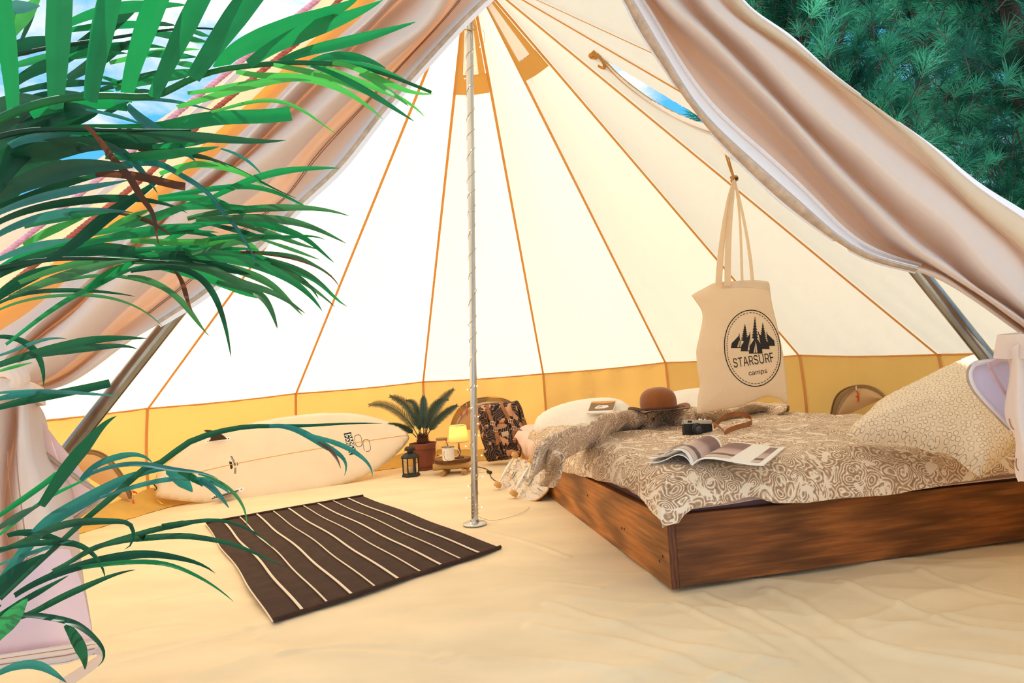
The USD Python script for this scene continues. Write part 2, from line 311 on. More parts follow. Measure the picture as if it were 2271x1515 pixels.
for i in range(NP):
    a, b = EAV[i], EAV[i+1]; P = []
    for t in np.linspace(0, 1, 8):
        row = []
        for w in np.linspace(0, 1, 20):
            e = a+(b-a)*w; o = nrm([e[0]-CXY[0], e[1]-CXY[1], 0]); inn = .20*(1-t)**1.5+.018
            z = .13*t**1.3*(1-.35*math.sin(math.pi*w))+.004*math.sin(40*w+7*t)
            row.append([e[0]-o[0]*inn, e[1]-o[1]*inn, max(z, .001)])
        P.append(row)
    obj('groundsheet_edge', sheet(np.array(P)), M_bucket, floor, smooth=40)
# outside ground
n = 60; gx, gy = np.meshgrid(np.linspace(-30, 30, n), np.linspace(-15, 40, n), indexing='ij')
M_sand = plain('sandy_ground', (.74, .68, .59), .9, var=.35, scale=1.5, bump=.3, bscale=20)
obj('ground', sheet(np.stack([gx, gy, -.03-.05*meshkit.fbm(np.stack([gx, gy, 0*gx], -1), 3, 5)], -1)), M_sand, None, smooth=True, label='sandy ground around the tent', kind='structure')
# ---------------------------------------------------------------- entrance frame
fr = thing('trim_1', 'steel A-frame legs of the tent entrance', kind='structure')
for lg, pk in ((LEG_L, A_L), (LEG_R, A_R)):
    obj('frame_pole', tube([lg, AX], .017, 16), M_frame, fr)
    obj('pole_sleeve', tube([lg+(AX-lg)*.52, lg+(AX-lg)*.56], .0195, 16), M_steel, fr)
# ---------------------------------------------------------------- door flaps
def flap_surface(lines, nt=90, sub=7, zs=1.0):
    L = []
    for px_, Y in lines:
        r = resample(px_, nt); L.append(np.array([at_y(x, y, Y) for x, y in r]))
    L = np.array(L)                                  # lines x nt x 3
    k = np.arange(len(L)); kk = np.linspace(0, len(L)-1, (len(L)-1)*sub+1)
    return PchipInterpolator(k, L, axis=0)(kk) if zs == 0 else CubicSpline(k, L, axis=0)(kk)
LL = [([(1122, -40), (1085, 0), (980, 114), (844, 269), (770, 360), (676, 458), (619, 515), (573, 552), (488, 631), (401, 693), (304, 747), (264, 775), (152, 851), (101, 866)], 1.20),
 ([(1082, -40), (1045, 0), (944, 105), (806, 262), (728, 356), (645, 444), (585, 502), (535, 548), (452, 622), (372, 682), (292, 737), (242, 767), (142, 842), (92, 862)], 1.225),
 ([(1030, -40), (1000, 10), (892, 133), (820, 207), (744, 281), (680, 352), (619, 435), (558, 478), (506, 519), (414, 610), (347, 667), (300, 705), (256, 743), (190, 803), (86, 858)], 1.27),
 ([(1010, -40), (975, 28), (860, 138), (770, 220), (700, 290), (630, 362), (565, 418), (500, 470), (440, 525), (360, 605), (290, 665), (235, 715), (165, 785), (76, 850)], 1.19),
 ([(985, -40), (935, 42), (811, 133), (690, 247), (606, 316), (554, 357), (512, 384), (460, 422), (400, 462), (330, 545), (235, 630), (150, 715), (70, 785), (35, 838)], 1.15),
 ([(935, -40), (892, 0), (820, 69), (773, 119), (720, 171), (656, 235), (559, 333), (500, 385), (420, 450), (330, 525), (250, 595), (184, 671), (95, 741), (12, 832)], 1.25),
 ([(895, -40), (850, 14), (755, 102), (654, 195), (505, 352), (440, 405), (350, 480), (270, 552), (180, 635), (95, 710), (20, 785), (-20, 835)], 1.15),
 ([(862, -40), (826, 10), (735, 95), (622, 207), (484, 340), (420, 395), (325, 473), (230, 553), (140, 628), (45, 705), (-45, 775), (-60, 820)], 1.24),
 ([(812, -40), (782, 5), (690, 92), (578, 203), (438, 332), (375, 390), (275, 470), (165, 550), (65, 622), (-25, 690), (-95, 758)], 1.27),
 ([(730, -40), (690, 5), (590, 95), (480, 200), (330, 330), (270, 385), (160, 470), (50, 550), (-60, 630), (-150, 700), (-220, 780)], 1.22)]
RL = [([(1360, -40), (1385, 0), (1400, 36), (1465, 134), (1546, 245), (1603, 315), (1676, 395), (1764, 472), (1849, 525), (1937, 575), (1989, 589), (2067, 611), (2139, 650), (2196, 689), (2271, 743), (2320, 775)], 1.20),
 ([(1395, -40), (1423, 0), (1496, 115), (1599, 245), (1718, 353), (1822, 456), (1899, 530), (1995, 578), (2078, 606), (2145, 648), (2200, 686), (2272, 739), (2322, 770)], 1.215),
 ([(1425, -40), (1450, 0), (1527, 88), (1615, 169), (1699, 253), (1784, 345), (1822, 390), (1899, 470), (1975, 545), (2056, 588), (2113, 622), (2152, 645), (2205, 680), (2274, 732), (2325, 765)], 1.26),
 ([(1450, -40), (1477, 0), (1561, 77), (1645, 161), (1730, 245), (1807, 330), (1879, 407), (1956, 483), (2033, 553), (2088, 590), (2150, 632), (2212, 675), (2280, 724), (2330, 760)], 1.15),
 ([(1498, -40), (1523, 0), (1592, 77), (1668, 153), (1745, 238), (1822, 318), (1899, 395), (1975, 468), (2052, 537), (2098, 572), (2158, 628), (2222, 670), (2286, 715), (2336, 752)], 1.25),
 ([(1536, -40), (1561, 0), (1661, 96), (1745, 184), (1830, 269), (1918, 345), (2014, 433), (2110, 510), (2167, 575), (2230, 640), (2292, 700), (2342, 744)], 1.15),
 ([(1570, -40), (1596, 0), (1707, 88), (1807, 165), (1899, 253), (1995, 338), (2090, 414), (2167, 483), (2244, 556), (2300, 640), (2346, 735)], 1.22),
 ([(1594, -40), (1619, 0), (1745, 100), (1841, 169), (1937, 245), (2033, 330), (2110, 407), (2186, 479), (2271, 552), (2320, 620), (2352, 725)], 1.20),
 ([(1620, -40), (1645, 0), (1745, 77), (1822, 146), (1899, 207), (1995, 276), (2090, 345), (2167, 407), (2271, 472), (2340, 525), (2400, 700)], 1.19)]
LL, RL = [[([(1230+(p[0][0]-1239)*.20, -350), (1235+(p[0][0]-1239)*.60, -195)]+p, Y) for p, Y in q] for q in (LL, RL)]      # both flaps rise to the top of the A-frame
SL, SR = flap_surface(LL, 110), flap_surface(RL, 110)
def off(P, d):
    n = np.cross(np.gradient(P, axis=0), np.gradient(P, axis=1)); n /= np.linalg.norm(n, axis=2, keepdims=True)+1e-12
    n = np.where((n*(EYE-P)).sum(2, keepdims=True) < 0, -n, n); return P+n*d
M_zip = plain('zip_tape', (.50, .32, .20), .7, var=.3, scale=60)
M_ziplight = plain('zip_tape_light', (.70, .60, .56), .7)
M_stitch = plain('stitching', (.34, .16, .10), .8)
M_ochre = cloth('ochre_band', (.88, .58, .22), (.98, .60, .15), .6)
def between(S, a, b, n=5):
    """a strip of the flap between fractional line numbers a and b"""
    u = np.linspace(a, b, n)*7; i = np.clip(np.floor(u).astype(int), 0, len(S)-2); w = (u-i)[:, None, None]; return S[i]*(1-w)+S[i+1]*w
def zipper(S, a, n, parent, mat, w=.007, t=.0035, skip=0, m=None):
    """a row of zip teeth along the flap"""
    c = between(S, a, a+.001, 2)[0][skip:m]; c = off(between(S, a-.02 if a > .02 else a, a+.03, 3), .004)[1][skip:m]
    c = lin(c, n); tg = np.gradient(c, axis=0); out = []
    for p, g in zip(c, tg):
        g = nrm(g); s = nrm(np.cross(g, EYE-p)); nn = np.cross(g, s)
        out.append(xf(rbox_t, frame(p, g, s, nn)))
    obj('zip_teeth', out, mat, parent, kind='stuff')
rbox_t = trimesh.creation.box([.0034, .009, .004])
flapL = thing('door_1', 'cream canvas door flap drawn to the left', kind='structure')
flapR = thing('door_2', 'cream canvas door flap drawn to the right', kind='structure')
for S, par in ((SL, flapL), (SR, flapR)):
    cut_ = 8*7+1 if S is SL else 7*7+1; in_ = 7*7+1 if S is SL else cut_
    obj('flap', thick(S[:in_], .0025), M_flap, par, smooth=60)
    obj('outer_panel', thick(S[cut_-1:], .002), M_roof, par, smooth=60)
    obj('outer_hem', thick(off(S[-2:], .002), .002), M_ziplight, par, smooth=60)
    lm = 91 if S is SL else 87
    obj('zip_tape', thick(off(between(S, .03, .42), .003)[:, :lm], .002), M_zip, par, smooth=60)
    obj('zip_tape', thick(off(between(S, .45, .75), .003)[:, :lm], .002), M_ziplight, par, smooth=60)
    zipper(S, .12, 420, par, M_ziplight, m=lm); zipper(S, .85, 420, par, M_ziplight, m=lm) if S is SR else None
    for a in ((1.5, 1.62) if S is SL else (1.25, 1.32)):
        obj('stitch_line', tube(off(between(S, a-.05, a+.05, 3), .001)[1][:lm], .0009, 5), M_stitch, par)
obj('ochre_band', thick(SL[7*7:8*7+1], .002), M_ochre, flapL, smooth=60)
for k, (pts, mt, lab) in enumerate((([(760, -10), (704, 58), (600, 142), (480, 240), (330, 385), (150, 530), (0, 648), (-80, 712)], M_rope, 'dark red guy rope running close beside the left door flap'),
                            ([(730, -30), (703, 0), (590, 90), (480, 180), (357, 280), (250, 372), (100, 492), (10, 562), (-80, 630)], M_ropeblown, 'guy rope along the outer edge of the left door flap, sky glare painted in as pink'))):
    c = np.array([at_y(x, y, 1.12) for x, y in lin(pts, 260)]); ropes = []
    tg = np.gradient(c, axis=0); a = nrm(np.cross(tg[0], [0, 1, 0])); b = nrm(np.cross(tg[0], a)); s = np.linspace(0, 230, len(c))
    for ph in (0, 2.09, 4.19):
        ropes.append(tube(c+.0022*(np.cos(s+ph)[:, None]*a+np.sin(s+ph)[:, None]*b), .0034, 6))
    obj('guy_rope', ropes, mt, None, smooth=True, label=lab, cat='rope')
# ================================================================== more materials
def wood(name, dark, mid, light, stretch, rough=.5, ring=2.2):
    return material(name, {'tc': ('texture_coordinate', {}), 'mp': ('mapping', {'scale': stretch}), 'mp2': ('mapping', {'scale': tuple(s*.35 for s in stretch)}),
        'n': ('noise_texture', {'scale': 5, 'detail': 7, 'roughness': .6, 'distortion': .3}), 'r': ('rgb_ramp', {'ramp': [(.2, dark), (.5, mid), (.8, light)]}),
        'w': ('wave_texture', {'wave_type': 'rings', 'rings_direction': 'z', 'scale': ring, 'distortion': 7, 'detail': 3, 'detail_scale': 1.4}),
        'wr': ('rgb_ramp', {'ramp': [(0, (.55, .52, .5)), (.5, (1, 1, 1)), (1, (1.35, 1.25, 1.1))]}),
        's': ('noise_texture', {'scale': 2.1, 'detail': 3}), 'sr': ('rgb_ramp', {'ramp': [(.3, (.6, .58, .55)), (.7, (1.15, 1.1, 1.05))]}),
        'm': ('mix_color', {'blend_type': 'multiply', 'fac': .75}), 'm2': ('mix_color', {'blend_type': 'multiply', 'fac': .8}),
        'b': ('bump', {'strength': .25, 'distance': .004}), 'p': ('principled_bsdf', {'roughness': rough, 'specular_ior_level': .4})},
        [('tc.object', 'mp.vector'), ('mp.vector', 'n.vector'), ('n.fac', 'r.fac'), ('tc.object', 'mp2.vector'), ('mp2.vector', 'w.vector'), ('w.fac', 'wr.fac'), ('tc.object', 's.vector'), ('s.fac', 'sr.fac'),
         ('r.color', 'm.a'), ('wr.color', 'm.b'), ('m.result', 'm2.a'), ('sr.color', 'm2.b'), ('m2.result', 'p.base_color'), ('n.fac', 'b.height'), ('b.normal', 'p.normal')])
M_woodx = wood('stained_board', (.085, .026, .008), (.19, .062, .016), (.34, .13, .035), (.8, 12, 12))
M_woody = wood('stained_side_board', (.20, .068, .016), (.40, .155, .035), (.56, .25, .07), (12, .8, 12))
M_endgrain = wood('end_grain', (.05, .018, .008), (.13, .04, .018), (.2, .07, .03), (6, 6, 3), ring=9)
M_paisley = material('paisley_cotton', {'tc': ('texture_coordinate', {}), 'dn': ('noise_texture', {'scale': 6, 'detail': 2}), 'dm': ('mix_vector', {'fac': .10}),
    'v': ('voronoi_texture', {'scale': 19, 'feature': 'smooth_f1', 'smoothness': .3}), 'w': ('math', {'math_type': 'multiply', 'value2': 44.}), 'si': ('math', {'math_type': 'sine'}),
    'lr': ('rgb_ramp', {'ramp': [(.0, (.36, .235, .155)), (.30, (.52, .36, .24)), (.72, (.58, .42, .285)), (.84, (.84, .70, .54)), (1, (.86, .72, .56))]}), 'ln': ('map_range', {'from_min': -1, 'from_max': 1}),
    'f': ('noise_texture', {'scale': 110, 'detail': 3, 'roughness': .7}), 'fr': ('rgb_ramp', {'ramp': [(.40, (.74, .70, .67)), (.56, (1.14, 1.12, 1.1))]}), 'mu': ('mix_color', {'blend_type': 'multiply', 'fac': .8}),
    'g': ('noise_texture', {'scale': 12, 'detail': 3, 'roughness': .55, 'distortion': 1.6}), 'gr': ('rgb_ramp', {'ramp': [(.57, (0, 0, 0)), (.60, (1, 1, 1))]}),
    'mx': ('mix_color', {'b': (.86, .72, .57)}), 'bn': ('noise_texture', {'scale': 26, 'detail': 3}), 'b': ('bump', {'strength': .25, 'distance': .01}),
    'p': ('principled_bsdf', {'roughness': .9, 'specular_ior_level': .1, 'sheen_weight': .15})},
    [('tc.object', 'dn.vector'), ('tc.object', 'dm.a'), ('dn.color', 'dm.b'), ('dm.result', 'v.vector'), ('v.distance', 'w.value1'), ('w.value', 'si.value1'), ('si.value', 'ln.value'), ('ln.result', 'lr.fac'),
     ('dm.result', 'f.vector'), ('f.fac', 'fr.fac'), ('lr.color', 'mu.a'), ('fr.color', 'mu.b'), ('dm.result', 'g.vector'), ('g.fac', 'gr.fac'), ('gr.color', 'mx.fac'), ('mu.result', 'mx.a'), ('mx.result', 'p.base_color'),
     ('tc.object', 'bn.vector'), ('bn.fac', 'b.height'), ('b.normal', 'p.normal')])
def ringcloth(name, scale, base, line, inner):
    return material(name, {'tc': ('texture_coordinate', {}), 'mp': ('mapping', {'scale': (1, 1.12, 1)}), 'v': ('voronoi_texture', {'scale': scale, 'randomness': .62, 'dimensions': '2D'}),
        'r': ('rgb_ramp', {'ramp': [(0, inner), (.31, inner), (.33, line), (.375, line), (.40, base), (1, base)]}), 'bn': ('noise_texture', {'scale': 9, 'detail': 3}), 'b': ('bump', {'strength': .25, 'distance': .02}),
        'p': ('principled_bsdf', {'roughness': .9, 'specular_ior_level': .1})},
        [('tc.object', 'mp.vector'), ('mp.vector', 'v.vector'), ('v.distance', 'r.fac'), ('r.color', 'p.base_color'), ('tc.object', 'bn.vector'), ('bn.fac', 'b.height'), ('b.normal', 'p.normal')])
M_rings = ringcloth('ring_cotton', 52, (.84, .69, .52), (.34, .24, .16), (.88, .74, .58))
M_ringswhite = ringcloth('ring_cotton_white', 52, (.88, .84, .78), (.74, .66, .55), (.90, .87, .82))
M_pinksheet = plain('pink_sheet', (.82, .58, .50), .9, bump=.2, bscale=15)
M_darkpink = plain('mattress_cover', (.20, .10, .10), .9)
M_black = plain('black_paint', (.012, .012, .012), .45)
M_blackmatte = plain('black_matte', (.02, .018, .018), .8)
M_white = plain('white_paper', (.85, .82, .78), .6)
M_leather = plain('tan_leather', (.36, .13, .035), .55, var=.3, scale=20, bump=.1)
M_leatherdark = plain('dark_leather', (.10, .035, .015), .6, var=.3, scale=25)
M_felt = plain('brown_felt', (.27, .085, .018), .95, var=.15, scale=20, bump=.15, bscale=150, sheen_weight=.3)
M_ink = plain('black_ink', (.015, .013, .013), .8)
# ================================================================== bed
BN = at_z(1490, 1309); BF = at_z(1233, 1113)
ES = nrm((BF-BN)*[1, 1, 0]); EF = np.array([ES[1], -ES[0], 0]); ZZ = np.array([0, 0, 1.])
def bed(a, b, z=0.): return BN+EF*a+ES*b+ZZ*z
def bedcoord(P): d = np.asarray(P)-BN; return d@EF, d@ES
bl = np.linspace(1.5, 3.2, 200); LBED = float(bl[np.argmin([abs(pix(bed(0, b, .2))[0]-1156) for b in bl])]); WBED = 1.74; HB = .238
frame_ = thing('bed_frame', 'low brown stained plank bed frame standing on the groundsheet', 'bed frame', M=frame(BN, EF, ES, ZZ))
def board(x0, x1, y0, y1, z0, z1, r=.004): return mv(rbox(x1-x0, y1-y0, z1-z0, r), (x0+x1)/2, (y0+y1)/2, (z0+z1)/2)
def side_top(m): v, f = VF(m); v = v.copy(); t = (v[:, 2] > HB*.5) & (v[:, 1] < .5); v[t, 2] += .014; return v, f
obj('side_board', side_top(board(0, .030, 0.0, LBED, 0.001, HB)), M_woody, frame_)
def raised(m, ax, L, h): v, f = VF(m); v = v.copy(); t = v[:, 2] > HB*.5; v[t, 2] += h*np.clip(1-v[t, ax]/L, 0, 1); return v, f
obj('front_board', raised(board(.0305, WBED, .002, .032, 0.003, HB-.004), 0, WBED, .022), M_woodx, frame_)
obj('end_board', board(.0305, 1.15, LBED-.03, LBED-.001, .001, HB-.03), M_woodx, frame_)
obj('side_board', board(WBED-.03, WBED, .033, .9, .001, HB-.02), M_woody, frame_)
obj('end_grain', board(.001, .029, -.0015, .001, .002, HB+.012, .0006), M_endgrain, frame_)
for (yy, zz) in ((.055, .10), (.085, .075), (.42, .11), (.45, .105), (.9, .16)):
    obj('nail_hole', xf(lathe([(0, .0008), (.005, .0008), (.006, 0), (0, 0)], 10), frame([-.0005, yy, zz], [0, 1, 0], [0, 0, 1], [-1, 0, 0])), M_blackmatte, frame_)
# slatted base that carries the mattress
for k in range(9):
    obj('slat', board(.032, (WBED-.032 if k < 4 else 1.14), .05+.30*k, .13+.30*k, HB-.06, HB-.04), M_woodx, frame_)
# mattress
def inside_tent(P, r): return np.hypot(P[..., 0]-CXY[0], P[..., 1]-CXY[1]) < r
mp = sg.Polygon([bed(a, b)[:2] for a, b in ((.034, .036), (WBED-.035, .036), (WBED-.035, 3), (.034, 2.86))]).intersection(sg.Point(*CXY).buffer(RAD-.14, 64))
mat = thing('mattress', 'thin mattress in a pink fitted sheet inside the bed frame', 'mattress')
mm = extrude(mp.buffer(-.02).buffer(.02), .15); mv_, mf_ = VF(mm); mv_[:, 2] += HB-.039
obj('core', (mv_, mf_), M_darkpink, mat)
def TOP(a, b):
    P = np.stack([a*2.2, b*2.2, 0*a], -1); return .372-.05/(1+np.exp(-(a-1.12)/.06))*np.exp(-(b/.42)**2)+.030*meshkit.fbm(P+5, 3, 21)+.018*np.exp(-((a-.9)/.6)**2-((b-.7)/.6)**2)
ag, bg = np.meshgrid(np.linspace(.0, WBED-.03, 70), np.linspace(0.0, 2.88, 90), indexing='ij')
zt = TOP(ag, bg)-.018-.09*np.clip(1-ag/.10, 0, 1)**2-.10*np.clip(1-bg/.10, 0, 1)**2-.10*np.clip(1-(2.88-bg)/.10, 0, 1)**2+.004*np.sin(bg*40+ag*14)*np.exp(-ag/.15)
zt = np.maximum(zt, HB+.012)
v, f = sheet(bed(ag[..., None], bg[..., None], 0)+zt[..., None]*ZZ); f = f[inside_tent(v[f].mean(1), RAD-.13)]
obj('fitted_sheet', solid(v, f, .006), M_pinksheet, mat, smooth=60)
pk = resample([at_plane(x, y, bed(-.025, 0), EF) for x, y in ((1158, 975), (1170, 968), (1186, 972), (1200, 985))], 8)
P = []
for t in np.linspace(0, 1, 14):
    top = bed(.04, LBED-.02-t*.72, .355-.02*t); low = bed(-.022, LBED-.06-t*.66, .262-.03*math.sin(3.0*t)-.045*t*(1-t)*4); midp = bed(-.018, LBED-.04-t*.69, .345-.02*t)
    P.append(resample([top, midp, low], 9)+.006*np.sin(np.arange(9)*.8+t*18)[:, None]*EF)
obj('sheet_overhang', thick(np.array(P), .003), M_pinksheet, mat, smooth=60)
# duvet
fh = [(1500, 1154), (1512, 1138), (1530, 1127), (1601, 1115), (1653, 1101), (1676, 1101), (1719, 1114), (1790, 1112), (1860, 1105), (2001, 1092), (2063, 1079), (2171, 1060), (2290, 1040)]
lh = [(1488, 1156), (1455, 1134), (1440, 1113), (1417, 1094), (1389, 1077), (1355, 1070), (1290, 1054), (1238, 1042)]
fq = np.array([at_plane(x, y, bed(0, -.035), ES) for x, y in fh]); lq = np.array([at_plane(x, y, bed(-.035, 0), EF) for x, y in lh])
fa = np.array([bedcoord(p)[0] for p in fq]); lb = np.array([bedcoord(p)[1] for p in lq])
def zf(a): return np.interp(a, fa, fq[:, 2])
def zl(b): return np.interp(b, lb, lq[:, 2])
na, nb, nd = 130, 170, 16
us = np.r_[np.linspace(-1, 0, nd), np.linspace(0, 1, na)[1:]]; vs = np.r_[np.linspace(-1, 0, nd), np.linspace(0, 1, nb)[1:]]
U, V = np.meshgrid(us, vs, indexing='ij')
def fold_pos(q, L, n0=.075): return np.where(q >= 0, n0+q*(L-n0), n0-(n0+.037)*np.sin(np.clip(-q, 0, 1)*np.pi/2)**.8)
A, B = fold_pos(U, WBED-.01), fold_pos(V, 2.15)
Z = TOP(A, B)+.012+.010*meshkit.fbm(np.stack([A*7, B*5, 0*A], -1), 3, 31)
nz = (1-np.abs(2*meshkit.fbm(np.stack([A*3+B*1.2, B*4-A, 0*A], -1), 3, 44)-1))**5
Z = Z+.016*nz
df, dl = np.clip(-V, 0, 1), np.clip(-U, 0, 1)
drop = np.maximum((Z-zf(A))*(1-np.cos(df*np.pi/2))**.75*(V < 0), (Z-zl(B))*(1-np.cos(dl*np.pi/2))**.75*(U < 0))
both = (V < 0) & (U < 0); drop = drop+both*.02*df*dl
Z = Z-drop
ripple = .007*np.sin(A*26+2*np.sin(A*5))*df; ripl = .007*np.sin(B*24)*dl
Pd = bed(A[..., None], B[..., None], 0)+Z[..., None]*ZZ-ES*ripple[..., None]-EF*ripl[..., None]
v, f = sheet(Pd); f = f[inside_tent(v[f].mean(1), RAD-.11)]
duv = thing('duvet', 'grey and cream paisley duvet spread over the mattress', 'duvet')
obj('cover', solid(v, f, .010), M_paisley, duv, smooth=60)
hem = Pd[:, 0]; obj('hem', tube(hem[4:], .004, 6), M_paisley, duv)
obj('hem', tube(Pd[0, 2:int(nb*.62)], .004, 6), M_paisley, duv)
cr = [(1232, 1020), (1250, 1003), (1270, 992), (1310, 986), (1335, 980), (1345, 965), (1374, 950), (1400, 945), (1428, 955), (1470, 947), (1512, 952), (1560, 938), (1612, 926), (1680, 914), (1750, 912)]
tp = [(1197, 999), (1222, 976), (1245, 962), (1275, 952), (1301, 943), (1330, 935), (1357, 926), (1394, 916), (1442, 911), (1484, 908), (1526, 907), (1570, 910), (1611, 910), (1667, 902), (1740, 908)]
Cq, Tq = resample(cr, 60), resample(tp, 60); P = []
for i in range(60):
    t = i/59; zt_ = .545-.075*t**2-.02*math.exp(-(t/.08)**2); b0, t0 = at_z(*Cq[i], .41), at_z(*Tq[i], zt_)
    m1 = b0+(t0-b0)*.08; m1[2] = .41+.62*(zt_-.41); m2 = b0+(t0-b0)*.45; m2[2] = .41+.95*(zt_-.41)
    bk = t0+ES*.16; bk[2] = .40; w = .007*math.sin(i*.9)+.006*math.sin(i*.37+1)
    row = resample([b0+ES*.01-ZZ*.01, b0, m1-ES*.012, m2, t0, bk], 22); row[2:-3] += ZZ*w; P.append(row)
P = np.array(P)
obj('folded_edge', thick(P, .02) if False else solid(*sheet(P), .012), M_paisley, duv, smooth=60)
rows = [[(1197, 999), (1208, 1001), (1222, 1003), (1236, 1008), (1248, 1012)], [(1193, 1020), (1206, 1022), (1218, 1025), (1230, 1028), (1242, 1030)], [(1203, 1040), (1212, 1043), (1220, 1045), (1230, 1047), (1239, 1047)], [(1199, 1060), (1208, 1063), (1216, 1065), (1224, 1067), (1235, 1066)], [(1195, 1077), (1204, 1079), (1212, 1080), (1220, 1081), (1230, 1081)]]
P = np.array([[at_plane(x, y, bed(-.235+.02*math.sin(j*2.1+i), 0), EF+[0, 0, .25]) for j, (x, y) in enumerate(r)] for i, r in enumerate(rows)])
top = np.array([[p+EF*.03+ES*.12-ZZ*.01 for p in P[0]]]); P = np.concatenate([top, P])
kk = np.linspace(0, len(P)-1, 30); P = CubicSpline(np.arange(len(P)), P, axis=0)(kk); P = CubicSpline(np.arange(5), P, axis=1)(np.linspace(0, 4, 20))
obj('hanging_corner', thick(P, .012), M_paisley, duv, smooth=60)
# ---------------------------------------------------------------- inflated cloth shapes
from scipy.spatial import Delaunay
def inflate(poly, T1, T2, h, D=None, noise=0., nf=6., seed=1, p=.5):
    """cushion over a 2D outline: (vertices with z up to +T1 in front, -T2 behind, triangles)"""
    pg = sg.Polygon(poly) if not hasattr(poly, 'exterior') else poly
    L = pg.exterior.length; nb_ = int(L/h); bd = np.array([pg.exterior.interpolate(i*L/nb_).coords[0] for i in range(nb_)])
    x0, y0, x1, y1 = pg.bounds; gx, gy = np.meshgrid(np.arange(x0, x1, h), np.arange(y0, y1, h*.87)); gx = gx+(np.arange(gx.shape[0]) % 2)[:, None]*h/2
    g = np.stack([gx.ravel(), gy.ravel()], 1); ring = pg.exterior; pts = shapely.points(g); ok = shapely.contains(pg, pts) & (shapely.distance(ring, pts) > h*.6)
    Q = np.vstack([bd, g[ok]]); tri = Delaunay(Q).simplices; c = Q[tri].mean(1); tri = tri[shapely.contains_xy(pg, c[:, 0], c[:, 1])]
    a = Q[tri]; cw = np.cross(a[:, 1]-a[:, 0], a[:, 2]-a[:, 0]) < 0; tri[cw] = tri[cw][:, ::-1]
    d = shapely.distance(ring, shapely.points(Q)); d[:nb_] = 0; D = D or d.max(); t = np.clip(d/D, 0, 1); hgt = (1-(1-t)**2)**p
    nz_ = noise*(meshkit.fbm(np.c_[Q*nf, 0*Q[:, 0]], 3, seed)-.5)*2*np.sqrt(t)
    n = len(Q); front = np.c_[Q, hgt*T1+nz_]; back = np.c_[Q, -hgt*T2]; r = np.arange(n)+n; r[:nb_] = np.arange(nb_)
    return (np.vstack([front, back]), np.vstack([tri, r[tri][:, ::-1]])), (lambda xy: np.interp(np.clip(shapely.distance(ring, shapely.points(np.asarray(xy)))/D, 0, 1), np.linspace(0, 1, 200), (1-(1-np.linspace(0, 1, 200))**2)**p)*T1)
def plane_frame(P, N, xdir=(1, 0, 0)):
    z = nrm(N); x = np.asarray(xdir, float); x = nrm(x-z*(x@z)); return frame(P, x, np.cross(z, x), z)
def to2d(pxs, M):
    P, N = M[:3, 3], M[:3, 2]; q = np.array([at_plane(x, y, P, N) for x, y in pxs])-P; return np.stack([q@M[:3, 0], q@M[:3, 1]], 1)
def smoothpoly(p, n=120):
    p = np.asarray(p, float); p = np.vstack([p, p[:1]]); d = np.r_[0, np.cumsum(np.linalg.norm(np.diff(p, axis=0), axis=1))]
    return PchipInterpolator(d, p)(np.linspace(0, d[-1], n, endpoint=False))
# pillows
M = plane_frame(at_y(2080, 990, 2.15), (-.20, -.76, .62)); q = to2d([(1882, 957), (1897, 938), (1925, 915), (1950, 890), (1990, 868), (2040, 845), (2085, 822), (2108, 812), (2143, 797), (2200, 784), (2262, 790), (2300, 830), (2290, 900), (2275, 960), (2249, 997), (2210, 1030), (2171, 1054), (2142, 1035), (2104, 1006), (2060, 1000), (2015, 986), (1960, 984), (1914, 978), (1893, 966)], M)
(vf, _) = inflate(smoothpoly(q), .13, .05, .016, noise=.012, nf=7, p=.55)
pil = thing('pillow', 'big beige pillow printed with rings, leaning at the right end of the bed', 'pillow', M=M)
obj('pillowcase', vf, M_rings, pil, smooth=True)
obj('case_seam', tube(np.c_[smoothpoly(q, 200), np.zeros(200)], .0022, 5, caps=False), M_rings, pil)
M = plane_frame(at_y(1290, 925, 4.1), (-.1, -.6, .8)); q = to2d([(1184, 955), (1188, 932), (1216, 911), (1259, 896), (1301, 888), (1343, 885), (1374, 889), (1399, 905), (1400, 925), (1380, 945), (1330, 965), (1260, 968), (1215, 968)], M)
(vf, _) = inflate(smoothpoly(q), .07, .07, .02, noise=.01, nf=6, seed=4)
obj('pillowcase', vf, M_ringswhite, thing('pillow', 'white pillow at the left back of the bed with a small card on it', 'pillow', M=M), smooth=True)
M = plane_frame(at_y(1540, 900, 4.25), (-.1, -.6, .8)); q = to2d([(1440, 915), (1450, 892), (1485, 873), (1515, 866), (1560, 860), (1610, 862), (1640, 880), (1645, 915), (1610, 935), (1520, 938), (1460, 935)], M)
(vf, _) = inflate(smoothpoly(q), .06, .06, .02, noise=.01, nf=6, seed=5)
obj('pillowcase', vf, M_ringswhite, thing('pillow', 'white pillow behind the brown hat and the tote bag', 'pillow', M=M), smooth=True)
# card on the left pillow
M = plane_frame(at_y(1333, 906, 3.985), (-.1, -.55, .83)); q = to2d([(1302, 916), (1359, 914), (1363, 890), (1311, 891)], M)
cd = thing('card', 'small brown printed card lying on the white pillow', 'card', M=M)
ax, ay = q[1]-q[0], q[3]-q[0]
def cq(u, v_): return q[0]+ax*u+ay*v_
def flat(poly, z0, h, M_=None):
    v, f = VF(extrude(poly, h)); v[:, 2] += z0; return (v, f) if M_ is None else xf((v, f), M_)
obj('card_stock', flat(sg.Polygon([cq(0, 0), cq(1, 0), cq(1, 1), cq(0, 1)]), -.012, .012), M_white, cd)
obj('picture', flat(sg.Polygon([cq(.02, .17), cq(.98, .17), cq(.98, .99), cq(.02, .99)]), .0, .001), plain('card_brown', (.26, .16, .09), .6), cd)
obj('band', flat(sg.Polygon([cq(.02, .86), cq(.5, .78), cq(.98, .86), cq(.98, .99), cq(.02, .99)]), .001, .0006), plain('card_orange', (.75, .33, .08), .6), cd)
